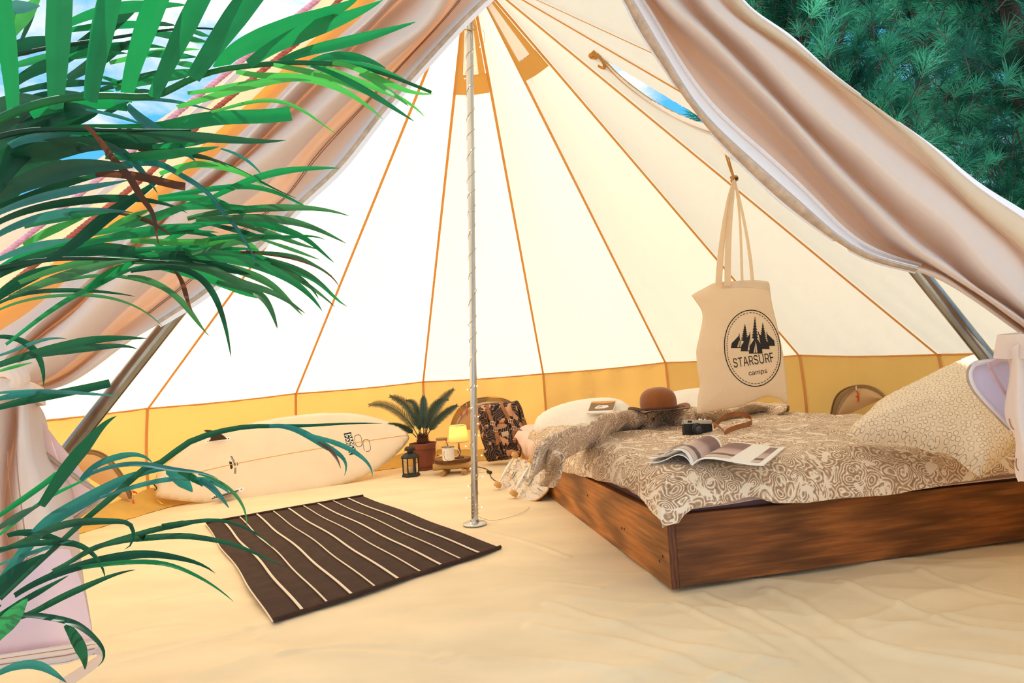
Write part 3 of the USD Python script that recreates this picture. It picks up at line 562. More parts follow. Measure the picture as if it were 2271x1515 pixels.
obj('logo', flat(sg.Polygon([cq(.25, .34), cq(.62, .34), cq(.78, .46), cq(.72, .62), cq(.35, .62), cq(.24, .45)]), .001, .0006), M_white, cd)
tm = meshkit.text_mesh('ARKE', .010, .0004); tv, tf = VF(tm); c0 = cq(.33, .42); obj('logo_text', (tv+[c0[0], c0[1], .0017], tf), M_ink, cd)
# hat
hp = at_y(1461, 906, 3.46)
hat = thing('hat', 'brown felt bowler hat resting on the duvet fold', 'hat', M=frame(hp+[0, .0, -.010], [1, 0, 0], [0, 1, 0], [0, 0, 1])@Rz(.25)@Rx(-.06))
prof = [(.100, 0), (.1025, .02), (.1035, .045), (.101, .070), (.093, .094), (.077, .114), (.053, .128), (.026, .1345), (.001, .136)]
cv, cf = lathe(resample(prof, 26), 48); obj('crown', (cv*[1.0, 1.15, 1], cf), M_felt, hat, smooth=True)
rr = np.linspace(.099, .175, 9); aa = np.linspace(0, 2*np.pi, 73)[:-1]
P = np.array([[[r*math.cos(a), 1.12*r*math.sin(a), .002+.030*((r-.099)/.076)**1.6*max(0, math.cos(2*a))*abs(math.cos(a))] for a in aa] for r in rr])
bv, bf = VF((np.vstack([P.reshape(-1, 3), (P-[0, 0, .004]).reshape(-1, 3)]), np.vstack([gridfaces(9, 72, True), gridfaces(9, 72, True)[:, ::-1]+9*72])))
obj('brim', (bv, bf), M_felt, hat, smooth=True)
obj('hat_band', [(a*[1, 1.15, 1], b) for a, b in [lathe([(.1032, .003), (.1045, .004), (.1048, .016), (.1036, .017)], 48)]][0], M_leatherdark, hat, smooth=True)
obj('band_knot', tube(resample([(.1055, -.03, .012), (.118, -.05, .016), (.135, -.07, .010), (.125, -.045, .006), (.106, -.03, .009)], 16), .0035, 6), M_leather, hat)
# ---------------------------------------------------------------- magazine
_DA, _DB, _DZ = A[nd:, nd:].ravel(), B[nd:, nd:].ravel(), Z[nd:, nd:].ravel()
from scipy.spatial import cKDTree
_DT = cKDTree(np.stack([_DA, _DB], 1))
def duvet_z(P): P = np.atleast_2d(P); d = P-BN; return _DZ[_DT.query(np.stack([d@EF, d@ES], 1))[1]]
mz = .40
for _ in range(3):
    P0, P1 = at_z(1534, 1031, mz), at_z(1603, 994, mz); sp = nrm(P1-P0); spL = np.linalg.norm(P1-P0); pd = nrm(np.cross(sp, ZZ)); pd = pd if pd[0] > 0 else -pd
    mz = float(max(duvet_z(np.array([P0+sp*spL*u+pd*w for u in np.linspace(0, 1, 8) for w in np.linspace(-.16, .26, 14)]))))-.003
mag = thing('magazine', 'open magazine with a curled left page lying on the duvet', 'magazine', M=frame(P0, pd, sp, ZZ))
def page(prof, lift=0, l0=0., l1=1., n=24, m=14):
    q = resample(prof, n); g = np.gradient(q, axis=0); g /= np.linalg.norm(g, axis=1, keepdims=True); nn = np.stack([-g[:, 1], g[:, 0]], 1)*(1 if prof[-1][0] > 0 else -1); q = q+nn*lift
    return np.array([[[x, spL*(l0+(l1-l0)*t), z] for x, z in q] for t in np.linspace(0, 1, m)])
rp = [(0, .000), (.03, .022), (.08, .026), (.14, .018), (.20, .010), (.245, .008)]
lp = [(0, .000), (-.006, .022), (-.022, .045), (-.048, .055), (-.08, .048), (-.12, .028), (-.165, .020)]
lp2 = [(0, -.001), (-.008, .016), (-.026, .032), (-.05, .036), (-.085, .022), (-.12, .008), (-.165, .004)]
M_page = material('page_photo', {'tc': ('texture_coordinate', {}), 's': ('separate_xyz', {}), 'n': ('noise_texture', {'scale': 14, 'detail': 4}), 'mr': ('map_range', {'from_min': 0, 'from_max': .3}), 'ad': ('math', {'math_type': 'multiply_add', 'value2': .12}),
    'r': ('rgb_ramp', {'ramp': [(0, (.70, .55, .50)), (.33, (.62, .47, .43)), (.36, (.10, .06, .06)), (.47, (.12, .08, .08)), (.50, (.60, .46, .43)), (.8, (.50, .34, .32)), (1, (.20, .11, .12))]}), 'p': ('principled_bsdf', {'roughness': .4})},
    [('tc.object', 's.vector'), ('tc.object', 'n.vector'), ('s.y', 'mr.value'), ('n.fac', 'ad.value1'), ('mr.result', 'ad.value3'), ('ad.value', 'r.fac'), ('r.color', 'p.base_color')], surface='p.BSDF')
obj('right_page', thick(page(rp), -.004), M_white, mag, smooth=60)
obj('left_page', thick(page(lp), .002), M_white, mag, smooth=60)
obj('under_page', thick(page(lp2), .003), M_white, mag, smooth=60)
obj('page_picture', sheet(page([(x*.9+.004, z) for x, z in rp], .0015, .07, .93)), M_page, mag, smooth=60)
obj('page_picture', sheet(page(lp, .0012, .07, .93)), M_page, mag, smooth=60)
# ---------------------------------------------------------------- camera on the bed
cb = at_y(1550, 968, 3.02); cz = max(cb[2], .405)
CM = frame(cb+[0, .02, .0], [.995, .08, 0], [-.08, .995, 0], ZZ)@Rx(-.12)@Ry(.06)
camr = thing('compact_camera', 'black and silver camera with a tan leather strap on the duvet', 'camera', M=CM)
obj('body', mv(rbox(.150, .040, .060, .006), 0, 0, .030), M_blackmatte, camr)
obj('top_plate', mv(rbox(.150, .041, .022, .004), 0, 0, .071), plain('silver_plate', (.55, .50, .44), .35, .8), camr)
obj('base_plate', mv(rbox(.150, .041, .006, .002), 0, 0, .003), plain('silver_base', (.40, .36, .32), .4, .8), camr)
lens = xf(lathe([(0, 0), (.029, 0), (.029, .012), (.031, .013), (.031, .020), (.027, .024), (.026, .036), (.023, .038), (.021, .033), (.0, .031)], 32), T(-.012, -.02, .034)@Rx(math.pi/2))
obj('lens', lens, M_black, camr, smooth=30)
obj('lens_glass', xf(lathe([(0, .0335), (.012, .033), (.021, .0315)], 24), T(-.012, -.02, .034)@Rx(math.pi/2)), plain('lens_glass', (.01, .01, .02), .05, coat_weight=1.), camr, smooth=True)
obj('shutter_button', xf(lathe([(0, .006), (.006, .006), (.007, 0), (0, 0)], 16), T(.045, 0, .082)), M_chrome, camr)
obj('dial', xf(lathe([(0, .007), (.010, .007), (.011, 0), (0, 0)], 20), T(.022, .004, .082)), M_chrome, camr)
obj('viewfinder', mv(rbox(.022, .004, .010, .001), -.045, -.021, .073), M_black, camr)
for s in (-1, 1): obj('strap_lug', xf(trimesh.creation.torus(.006, .0012, 16, 8), T(s*.078, 0, .066)@Ry(math.pi/2)), M_chrome, camr)
lug = CM @ np.array([.08, 0, .066, 1])
spx = [(1583, 941, 3.01), (1594, 930, 3.05), (1606, 920, 3.10), (1622, 915, 3.16), (1645, 914, 3.20), (1660, 918, 3.20), (1667, 926, 3.14), (1664, 934, 3.05), (1645, 940, 2.98), (1625, 946, 2.94), (1610, 955, 2.92), (1607, 961, 2.91)]
sw = resample([at_y(x, y+5, Y) for x, y, Y in spx], 60); Ci = np.linalg.inv(CM); tol = lambda P: P@Ci[:3, :3].T+Ci[:3, 3]
obj('strap', strap(tol(sw), np.tile([0.05, .1, 1.], (60, 1)), .026, .003), M_leather, camr)
s2 = resample([at_y(x, y, Y) for x, y, Y in ((1581, 937, 3.0), (1590, 944, 2.97), (1601, 952, 2.93), (1607, 960, 2.91))], 16)
obj('strap_end', strap(tol(s2), np.tile([.3, .2, 1.], (16, 1)), .012, .003), M_leather, camr)
# ---------------------------------------------------------------- tote bag
BY = 2.95
M_tote = cloth('tote_cotton', (.93, .83, .69), (.93, .76, .52), .42, .12, 60.)
bq = [(1533, 655), (1560, 640), (1592, 626), (1650, 622), (1706, 627), (1710, 660), (1723, 720), (1734, 770), (1742, 820), (1747, 870), (1743, 897), (1725, 884), (1700, 880), (1672, 890), (1640, 902), (1600, 909), (1570, 914), (1545, 919), (1548, 880), (1552, 850), (1546, 815), (1544, 785), (1552, 740), (1558, 700), (1556, 690), (1545, 672)]
M = plane_frame(at_y(1640, 770, BY), (-.12, -1, .02)); M[:3, 3] = at_y(1640, 770, BY)
q = to2d(bq, M); (vf, hf) = inflate(smoothpoly(q, 200), .030, .030, .012, noise=.010, nf=9, seed=9, p=.7, D=.12)
tote = thing('tote_bag', 'cream cotton tote bag with a tent logo hanging from the roof', 'bag', M=M)
obj('body', vf, M_tote, tote, smooth=True)
def onbag(m, h=.002, step=.012):
    v, f = VF(m); t = trimesh.Trimesh(v, f, process=True)
    v, f = trimesh.remesh.subdivide_to_size(t.vertices, t.faces, step, max_iter=8); v = np.array(v)
    v[:, 2] += hf(v[:, :2])+.010*(meshkit.fbm(np.c_[v[:, :2]*9, 0*v[:, 0]], 3, 9)-.5)*2*np.sqrt(np.clip(hf(v[:, :2])/.03, 0, 1))+h-.0004; return v, f
def b2(x, y): return to2d([(x, y)], M)[0]
sc = np.linalg.norm(b2(1700, 770)-b2(1600, 770))/100       # metres per pixel on the bag
oc = b2(1666, 773); rx, ry = 62*sc, 86*sc
an = np.linspace(0, 2*np.pi, 160); ov = sg.Polygon(np.c_[oc[0]+rx*np.cos(an), oc[1]+ry*np.sin(an)])
obj('logo_ring', onbag(flat(ov.buffer(2*sc).difference(ov), 0, .0004)), M_ink, tote)
ds = sg.Polygon(np.c_[oc[0]+rx*.93*np.cos(an), oc[1]+ry*.945*np.sin(an)]); band = ds.buffer(.7*sc).difference(ds.buffer(-.7*sc)); dash = []
for k in range(70):
    a0 = 2*np.pi*k/70; a1 = a0+2*np.pi/70*.6; dash.append(band.intersection(sg.Polygon([oc]+[oc+2*ry*np.array([math.cos(a), math.sin(a)]) for a in (a0, a1)])))
obj('logo_dashes', onbag(flat(shapely.union_all(dash).buffer(0), 0, .0004)), M_ink, tote)
def shape(pts): return sg.Polygon([b2(*p) for p in pts])
art = []
for cx_, y0, y1, w in ((1648, 720, 757, 19), (1670, 703, 752, 16), (1688, 717, 756, 19)):      # three conifers
    n_ = 8; L, R = [], []
    for k in range(n_):
        yy = y0+(y1-y0)*(k+.9)/n_; ww = w/2*(k+1)/n_; L += [(cx_-ww, yy), (cx_-ww*.45, yy)]; R += [(cx_+ww, yy), (cx_+ww*.45, yy)]
    art.append(shape([(cx_, y0)]+R+[(cx_+1, y1+4), (cx_-1, y1+4)]+L[::-1]).buffer(0))
for x0, x1, ap, yb, ys in ((1617, 1641, (1636, 745), 773, 766), (1639, 1663, (1659, 742), 780, 770), (1657, 1687, (1672, 748), 785, 772), (1680, 1703, (1678, 741), 775, 766), (1694, 1716, (1697, 741), 768, 760)):   # five bell tents
    t_ = shape([(x0, yb), (x0+2, ys-4), ap, (x1-2, ys-4), (x1, yb)]); cut = shape([(ap[0]-5, yb-2), (ap[0], ap[1]+9), (ap[0]+4, yb-2)]); art.append(t_.difference(cut)); art.append(shape([(ap[0]-.6, ap[1]-4), (ap[0]+.6, ap[1]-4), (ap[0]+.8, ap[1]+3), (ap[0]-.8, ap[1]+3)]))
    art.append(shape([(ap[0]-1.0, yb-2), (ap[0]-.2, ap[1]+9), (ap[0]+.6, yb-2)]))
obj('logo_tents', onbag(flat(shapely.union_all(art), 0, .0004)), M_ink, tote)
def text_at(s, x, y, hpx, wpx=None, rot=0., bold=False):
    v, f = VF(meshkit.text_mesh(s, hpx*sc, .0004, bold)); w = v[:, 0].max()
    if wpx: v[:, 0] *= wpx*sc/w
    o = b2(x, y); c_, s_ = math.cos(rot), math.sin(rot); return np.c_[o[0]+v[:, 0]*c_-v[:, 1]*s_, o[1]+v[:, 0]*s_+v[:, 1]*c_, v[:, 2]], f
obj('logo_text', onbag(text_at('STARSURF', 1624, 816, 21, 90, .09)), M_ink, tote)
obj('logo_text', onbag(text_at('camps', 1657, 833, 10, 41, .09)), M_ink, tote)
Mi = np.linalg.inv(M); tolb = lambda P: P@Mi[:3, :3].T+Mi[:3, 3]
knot = at_y(1627, 398, BY)
for pts, w in (([(1627, 400), (1612, 470), (1600, 550), (1594, 632)], 17), ([(1628, 400), (1620, 470), (1615, 550), (1614, 634)], 17), ([(1629, 400), (1640, 480), (1644, 560), (1646, 632)], 7), ([(1630, 400), (1648, 480), (1662, 560), (1669, 632)], 9)):
    s_ = resample([at_y(x, y, BY-.012-(.012 if w > 10 else 0)) for x, y in pts], 30); wd = np.interp(np.linspace(0, 1, 30), [0, .15, 1], [.3, .75, 1])*w*BY/FPX
    obj('handle', strap(tolb(s_), np.tile(Mi[:3, :3]@[1., .3, 0], (30, 1)), wd, .0025), M_tote, tote)
obj('top_hem', thick(np.array([[list(b2(x, y+dy))+[float(hf([b2(x, y+dy)])[0])+.003] for x, y in resample([(1600, 625), (1650, 623.5), (1704, 628)], 14)] for dy in (1, 6, 11, 16)]), .002), M_tote, tote, smooth=60)
rp_ = on_roof(1600, 304, 9)
hook = thing('hanging_cord', 'tan cord tying the tote bag up to the roof seam', 'cord')
obj('cord', tube(resample([rp_, at_y(1606, 330, (BY+rp_[1])/2+.03), at_y(1616, 365, BY+.01), knot+[0, 0, .01]], 24), .0045, 8), M_cap, hook)
obj('cord', tube(resample([rp_+[.01, 0, 0], at_y(1611, 330, (BY+rp_[1])/2+.03), at_y(1620, 365, BY+.01), knot+[.004, 0, .01]], 24), .0035, 8), M_cap, hook)
obj('knot', tube(resample([knot+d for d in np.array([[-.014, 0, .010], [.012, -.012, .004], [.010, .012, -.006], [-.012, -.004, -.008], [.002, -.014, .008], [.016, 0, -.006]])], 30), .007, 8), M_cap, hook)
obj('toggle', mv(trimesh.creation.icosphere(2, .008), *(knot+[.008, -.018, -.002])), M_black, hook, smooth=True)
# ================================================================== centre pole and its lights
pole = thing('centre_pole', 'galvanised steel centre pole wound with fairy lights', 'tent pole', loc=(PB[0], PB[1], 0))
ptop = APEX-[PB[0], PB[1], 0]+[0, 0, -.10]; pdir = nrm(ptop)
def onpole(z): return pdir*(z/pdir[2])
obj('lower_tube', tube([onpole(.012), onpole(1.72)], .0185, 24), M_steel, pole)
obj('upper_tube', tube([onpole(1.70), ptop], .0205, 24), M_steel, pole)
obj('base_plate', lathe([(0, .001), (.060, .001), (.064, .004), (.064, .009), (.058, .013), (.026, .015), (.022, .03), (.019, .032), (0, .032)], 40), M_steel, pole)
hz = at_y(1045, 45, PB[1])[2]
tri = [onpole(hz)+d for d in np.array([[0, -.024, 0], [-.036, -.024, -.055], [-.030, -.024, -.066], [.032, -.024, -.072], [.038, -.024, -.066], [0, -.024, 0]])]
obj('hook_ring', tube(lin(tri, 40), .0032, 8), plain('brass_wire', (.55, .33, .10), .4, .8), pole)
M_wire = plain('light_wire', (.62, .44, .26), .6); M_bulb = emit('fairy_bulb', (1., .80, .50), 9.); M_bulbcap = plain('bulb_holder', (.55, .42, .28), .5)
fl = thing('string_lights', 'thin wire of tiny warm fairy lights spiralling around the centre pole', 'fairy lights', loc=(PB[0], PB[1], 0))
zs = np.linspace(.045, hz-.05, 900); turns = np.interp(zs, [.045, .13, .2, .5, .9, hz-.05], [0, 5, 6, 9, 12, 30]); jit = .9*np.sin(zs*7)+.7*np.sin(zs*17+1)
ph = turns*2*np.pi*.9+jit; R_ = np.where(zs < 1.72, .0205, .0225)+.002*(np.sin(zs*31) > .6)
wp = np.array([onpole(z) for z in zs])+np.stack([R_*np.cos(ph), R_*np.sin(ph), 0*zs], 1)
obj('wire', tube(wp, .0013, 5), M_wire, fl)
tailp = np.array([[.02, -.008, .046], [.06, -.02, .03], [.12, .05, .006], [.20, .12, .004], [.27, .22, .004], [.30, .33, .004]])
obj('wire', tube(resample(tailp, 50), .0013, 5), M_wire, fl)
loop = np.array([onpole(hz-.07)+d for d in np.array([[.02, -.02, 0], [.06, -.02, .012], [.085, -.02, -.03], [.075, -.02, -.08], [.055, -.02, -.10]])])
obj('wire', tube(resample(loop, 24), .0013, 5), M_wire, fl)
bp = []
for k in range(30):
    i = int(15+k*880/30+RNG.integers(0, 12)); c = wp[i]; a = ph[i]; o = np.array([math.cos(a), math.sin(a), .2]); bp.append((c, c+o*RNG.uniform(.008, .022)))
for px_, Y in (((1033, 990), 3.13), ((1034, 1104), 3.12), ((1070, 1057), 3.15), ((1068, 1125), 3.13), ((1044, 1160), 3.12), ((1061, 924), 3.14), ((1058, 856), 3.14)):
    e = at_y(*px_, Y)-[PB[0], PB[1], 0]; bp.append((onpole(max(e[2]-.02, .03))+[0, -.02, 0], e))
bp.append((loop[-1]-[0, 0, -.01], loop[-1])); bp.append((loop[1], loop[1]+[.01, -.01, -.012]))
for c, e in bp:
    obj('bulb_stem', tube([c, e], .0008, 5), M_wire, fl)
    obj('bulb', mv(trimesh.creation.icosphere(1, .0034), *e), M_bulb, fl, smooth=True)
# ================================================================== rug
TLc, TRc, BRc, BLc = at_z(457, 1165), at_z(805, 1103), at_z(1110, 1218), at_z(607, 1383)
rug = thing('rug', 'dark brown woven rug with thin white stripes on the groundsheet', 'rug')
def rugp(u, v, z=.006):
    p = (TLc*(1-u)+TRc*u)*(1-v)+(BLc*(1-u)+BRc*u)*v
    along = nrm(BLc-TLc); across = nrm(TRc-TLc)
    return p+across*(.007*math.sin(v*13+u*2)*math.sin(math.pi*v))+along*(.003*math.sin(u*9))+ZZ*(z+.0025*math.sin(v*15+1.2+u*2)+.0025)
M_rug = plain('brown_wool', (.058, .024, .013), .95, var=.35, scale=14, bump=.35, bscale=180, stretch=(1, 1, 1))
P = np.array([[rugp(u, v) for v in np.linspace(0, 1, 60)] for u in np.linspace(0, 1, 46)])
obj('woven_panel', thick(P, -.004), M_rug, rug, smooth=60)
M_yarn = plain('cream_yarn', (.80, .68, .55), .9, bump=.3, bscale=200)
top_u = [(x/3.244+440, y/3.244+1080) for x, y in ((185, 268), (310, 243), (430, 218), (548, 196), (660, 176), (770, 158), (875, 140), (978, 117), (1078, 95))]
bot_u = [(x/3.244+440, y/3.244+1080) for x, y in ((755, 915), (942, 862), (1125, 806), (1297, 750), (1458, 690), (1612, 635), (1758, 584), (1900, 540), (2040, 498))]
def uof(p, a, b): q = at_z(*p); return float((q-a)@(b-a)/((b-a)@(b-a)))
for k in range(9):
    u0, u1 = uof(top_u[k], TLc, TRc), uof(bot_u[k], BLc, BRc); w = .010 if k % 2 == 0 else .0062
    c = np.array([rugp(u0+(u1-u0)*v, v, .011) for v in np.linspace(0.002, .998, 60)])
    obj('stripe', strap(c, nrm(TRc-TLc), w, .003), M_yarn, rug)
for a, b, nm in ((0, 0, 0), (1, 1, 1)):
    c = np.array([rugp(u, a, .009) for u in np.linspace(0, 1, 50)]); obj('rolled_hem', tube(c, .0085, 8), M_rug, rug)
c = np.array([rugp(0, v, .006) for v in np.linspace(0, 1, 60)]); obj('selvedge', tube(c-nrm(TRc-TLc)*.003, .003, 6), M_yarn, rug)
# ================================================================== surfboard
A0, B0 = at_z(440, 1113, .012), at_z(800, 1060, .03)
ax_ = nrm((B0-A0)*[1, 1, 0]); lean = math.radians(30); nin = nrm(np.cross(ax_, ZZ)); nin = -nin if nin[1] > 0 else nin      # towards the viewer
NB = nrm(nin*math.cos(lean)+ZZ*math.sin(lean)); MB = plane_frame((A0+B0)/2, NB, ax_)
sb_out = [(346, 1104), (343, 1078), (346, 1054), (380, 1018), (419, 984), (475, 960), (538, 942), (600, 929), (657, 921), (710, 916), (752, 915), (795, 918), (850, 930), (886, 947), (903, 961), (908, 970), (903, 981), (886, 1001), (862, 1022), (835, 1042), (779, 1068), (695, 1091), (630, 1103), (582, 1110), (525, 1116), (480, 1117), (413, 1112)]
sbq = to2d(sb_out, MB)
board_ = thing('surfboard', 'cream surfboard with dark fins lying on its rail against the left wall', 'surfboard', M=MB)
(vf, hB) = inflate(smoothpoly(sbq, 240), .028, .035, .022, p=.5, D=.10)
M_foam = plain('surfboard_glass', (.83, .69, .52), .25, var=.06, scale=6, coat_weight=.3)
obj('body', vf, M_foam, board_, smooth=True)
def s2(x, y): return to2d([(x, y)], MB)[0]
def onboard(m, h=.001, step=.02):
    v, f = VF(m); t = trimesh.Trimesh(v, f, process=True); v, f = trimesh.remesh.subdivide_to_size(t.vertices, t.faces, step, max_iter=8); v = np.array(v); v[:, 2] += hB(v[:, :2])+h; return v, f
sp_ = np.array([s2(x, y) for x, y in ((352, 1074), (447, 1049), (666, 1005), (800, 983), (903, 968))]); spc = resample(sp_, 60)
obj('stringer', tube(np.c_[spc, hB(spc)+.0002], .003, 6), plain('stringer_wood', (.72, .42, .12), .4), board_)
def finsh(base, tip_pts, nm='fin'):
    b = np.array([s2(*p) for p in base]); fd = nrm(b[1]-b[0]); c = (b[0]+b[1])/2; L = np.linalg.norm(b[1]-b[0])
    return c, fd, L
M_fin = plain('fin_black', (.045, .018, .016), .35)
for (x0, y0, x1, y1, tilt) in ((463, 982, 503, 977, .45), (383, 1060, 412, 1053, .05), (478, 1104, 530, 1090, -.5)):
    b0, b1 = s2(x0, y0), s2(x1, y1); fd = nrm(np.r_[b1-b0, 0]); L = max(np.linalg.norm(b1-b0), .11); c = (b0+b1)/2; z0 = float(hB([c])[0])
    pr = [(-L/2, 0), (L/2, 0), (L*.36, .030), (L*.12, .065), (-L*.20, .095), (-L*.62, .112), (-L*.70, .108), (-L*.50, .085), (-L*.40, .055), (-L*.38, .02)]
    side_ = np.r_[-fd[1], fd[0], 0]; nrmal = nrm(np.array([0, 0, 1.])+side_*math.tan(tilt)*.9)
    g = extrude(sg.Polygon(smoothpoly(pr, 60)).buffer(0), .006); obj('fin', xf(mv(g, 0, 0, -.003), frame([c[0], c[1], z0], fd, nrmal, np.cross(fd, nrmal))), M_fin, board_)
    pl = sg.LineString([c-fd[:2]*L*.58, c+fd[:2]*L*.62]).buffer(.016); obj('fin_box', onboard(flat(pl, 0, .001), .0), M_white, board_)
    for s in (-.55, .6): obj('fin_screw', mv(lathe([(0, .0012), (.004, .001), (.004, 0), (0, 0)], 10), c[0]+fd[0]*L*s, c[1]+fd[1]*L*s, float(hB([c+fd[:2]*L*s])[0])+.001), M_black, board_)
rc = [s2(*p) for p in ((761, 965), (777.5, 962), (790, 1009.5), (774, 1013))]
obj('logo_plate', onboard(flat(sg.Polygon(rc), 0, .0008), .0003), M_ink, board_)
w_, h_ = rc[3]-rc[0], rc[1]-rc[0]        # reading direction runs down the plate
for row in (0, 1):
    tm = VF(meshkit.text_mesh('PANDA', 1., .0006, True)); tv = tm[0].copy(); W = tv[:, 0].max(); X = .05+.9*tv[:, 0]/W; Yv = .06+.47*row+.40*tv[:, 1]
    obj('logo_text', onboard((np.c_[rc[0][0]+w_[0]*X+h_[0]*(Yv), rc[0][1]+w_[1]*X+h_[1]*(Yv), tv[:, 2]], tm[1][:, ::-1]), .0013), M_white, board_)
def scallop(cx_, cy_, w, h, rot, n, a0, a1):
    t = np.linspace(a0, a1, 240); r = 1+.10*np.abs(np.sin(t*n/2)); x = w*np.sign(np.cos(t))*np.abs(np.cos(t))**.7*r; y = h*np.sign(np.sin(t))*np.abs(np.sin(t))**.7*r
    return [s2(cx_+a*math.cos(rot)-b*math.sin(rot), cy_+a*math.sin(rot)+b*math.cos(rot)) for a, b in zip(x, y)]
for arg in ((793.5, 981, 7.2, 12.5, -.16, 24, 0, 2*np.pi), (812, 991.5, 7.2, 12.5, -.16, 24, -3.9, 1.9)):
    l = np.array(scallop(*arg)); obj('scalloped_mark', tube(np.c_[l, hB(l)+.0004], .0016, 5), M_ink, board_)
for pts in (((508, 1027), (511.5, 1027), (515.5, 1043), (511.5, 1043.5)), ((512, 1028), (514, 1028), (516.5, 1041), (514, 1041)), ((525, 1029), (526.6, 1029), (528, 1036), (526.4, 1036))):
    obj('small_mark', onboard(flat(sg.Polygon([s2(*p) for p in pts]), 0, .0008), .0003), M_ink, board_)
arc = resample([(513, 1016), (518, 1026), (521, 1034), (522, 1044), (521, 1053)], 15)
letters = []
for k, (x, y) in enumerate(arc):
    if k == 9: continue
    d = nrm(arc[min(k+1, 14)]-arc[max(k-1, 0)]); nn = np.array([d[1], -d[0]]); c = np.array([x, y]); letters.append(sg.Polygon([s2(*(c+d*a+nn*b)) for a, b in ((-.7, -2.3), (.7, -2.3), (.7, 2.3), (-.7, 2.3))]))
obj('small_lettering', onboard(flat(shapely.union_all(letters), 0, .0008), .0003), M_ink, board_)
lp_ = s2(358, 1066); z_ = float(hB([lp_])[0])
obj('leash_plug', mv(lathe([(0, .004), (.010, .004), (.014, .002), (.014, -.003), (0, -.003)], 20), lp_[0], lp_[1], z_), M_white, board_)
lpts = [s2(*p) for p in ((358, 1066), (352, 1070), (346, 1074), (341, 1076), (346, 1082), (343, 1090))]
obj('leash_cord', tube(np.c_[resample(lpts, 24), z_+.012+.012*np.sin(np.linspace(0, 5, 24))], .004, 6), M_black, board_)
# ================================================================== potted sago palm
pp = at_z(941, 1041); S5 = pp[1]/FPX
pot = thing('potted_palm', 'small sago palm in a terracotta pot beside the surfboard nose', 'potted plant', loc=(pp[0], pp[1], 0))
M_terra = plain('terracotta', (.27, .075, .038), .7, var=.25, scale=9)
pr_, ph_ = 30.5*S5, 58*S5
obj('saucer', lathe([(0, .001), (pr_*.72, .001), (pr_*.84, .022), (pr_*.80, .022), (pr_*.70, .008), (0, .008)], 40), M_terra, pot)
obj('pot', lathe([(0, .009), (pr_*.66, .009), (pr_*.70, .02), (pr_*.90, ph_-.055), (pr_*.905, ph_-.050), (pr_*.98, ph_-.048), (pr_*1.0, ph_-.004), (pr_*.97, ph_), (pr_*.93, ph_-.004), (pr_*.88, ph_-.035), (0, ph_-.035)], 44), M_terra, pot)
sv, sf = VF(trimesh.creation.icosphere(3, pr_*.9)); sv = sv*[1, 1, .10]; obj('soil', (sv+.006*(meshkit.noise(sv*60)-.5)[:, None]+[0, 0, ph_-.028], sf), plain('soil', (.025, .016, .012), .95, bump=.6, bscale=90), pot)
tb = []
for k in range(70):
    a, h_ = k*2.4, .01+.09*k/70; r = .058*(1-.5*k/70); o = np.array([math.cos(a), math.sin(a), .55]); c = np.array([r*.55*math.cos(a), r*.55*math.sin(a), ph_-.025+h_])
    tb.append(xf(trimesh.creation.cone(.011, .04, sections=5), frame(c, nrm(np.cross(o, ZZ)), nrm(np.cross(o, np.cross(o, ZZ))), nrm(o))))
obj('trunk', tb+[mv(trimesh.creation.icosphere(2, .042), 0, 0, ph_+.02)], plain('palm_trunk', (.13, .048, .02), .9, var=.4, scale=40), pot)
M_sago = plain('sago_leaf', (.022, .060, .042), .5, var=.3, scale=12)
off1 = lambda x, y: (x/4.329+780, y/4.329+820)
fr_ = [([(640, 655), (575, 535), (450, 410), (310, 340), (165, 345)], -.05, 85), ([(655, 640), (610, 470), (520, 340), (365, 258)], .03, 85), ([(690, 630), (692, 430), (690, 255)], .10, 80), ([(705, 640), (770, 460), (860, 310), (980, 190)], .04, 85), ([(720, 650), (790, 530), (890, 430), (1015, 345)], -.06, 75), ([(620, 650), (540, 580), (440, 545), (325, 535)], -.14, 60), ([(680, 640), (640, 470), (600, 330), (520, 300)], .14, 60), ([(705, 640), (735, 470), (800, 340), (930, 290)], .16, 60)]
for pts, dy, wd in fr_:
    c = resample([at_y(*off1(x, y), pp[1]+dy*(i/(len(pts)-1))) for i, (x, y) in enumerate(pts)], 40)-[pp[0], pp[1], 0]
    L = np.linalg.norm(np.diff(c, axis=0), axis=1).sum(); tg = np.gradient(c, axis=0); tg /= np.linalg.norm(tg, axis=1, keepdims=True)
    fr1 = obj('frond', tube(c, np.linspace(.0042, .0012, 40), 6), M_sago, pot)
    vs_, fs_ = [], []
    nl = 74
    for k in range(nl):
        t = .16+.84*k/nl; i = t*39; i0 = int(i); p = c[i0]+(c[min(i0+1, 39)]-c[i0])*(i-i0); g = tg[i0]
        s = nrm(np.cross(g, [0, -1, 0])); up_ = nrm(np.cross(s, g)); ll = wd/4.329*S5*(.35+.65*math.sin(math.pi*min(1, .12+t*.95))**.6)*RNG.uniform(.9, 1.1)
        for sg_ in (-1, 1):
            d = nrm(s*sg_*.80+g*.75-up_*.0+np.array([0, -.25, .06])); e = p+d*ll; w = g*.0028; md = p+d*ll*.5+np.array([0, 0, .004])
            n0 = len(vs_); vs_ += [p-w, p+w, md+w*.9, e, md-w*.9]; fs_ += [[n0, n0+1, n0+2], [n0, n0+2, n0+4], [n0+4, n0+2, n0+3]]
    obj('leaflets', (np.array(vs_), np.array(fs_)), M_sago, fr1, smooth=False, kind='stuff')
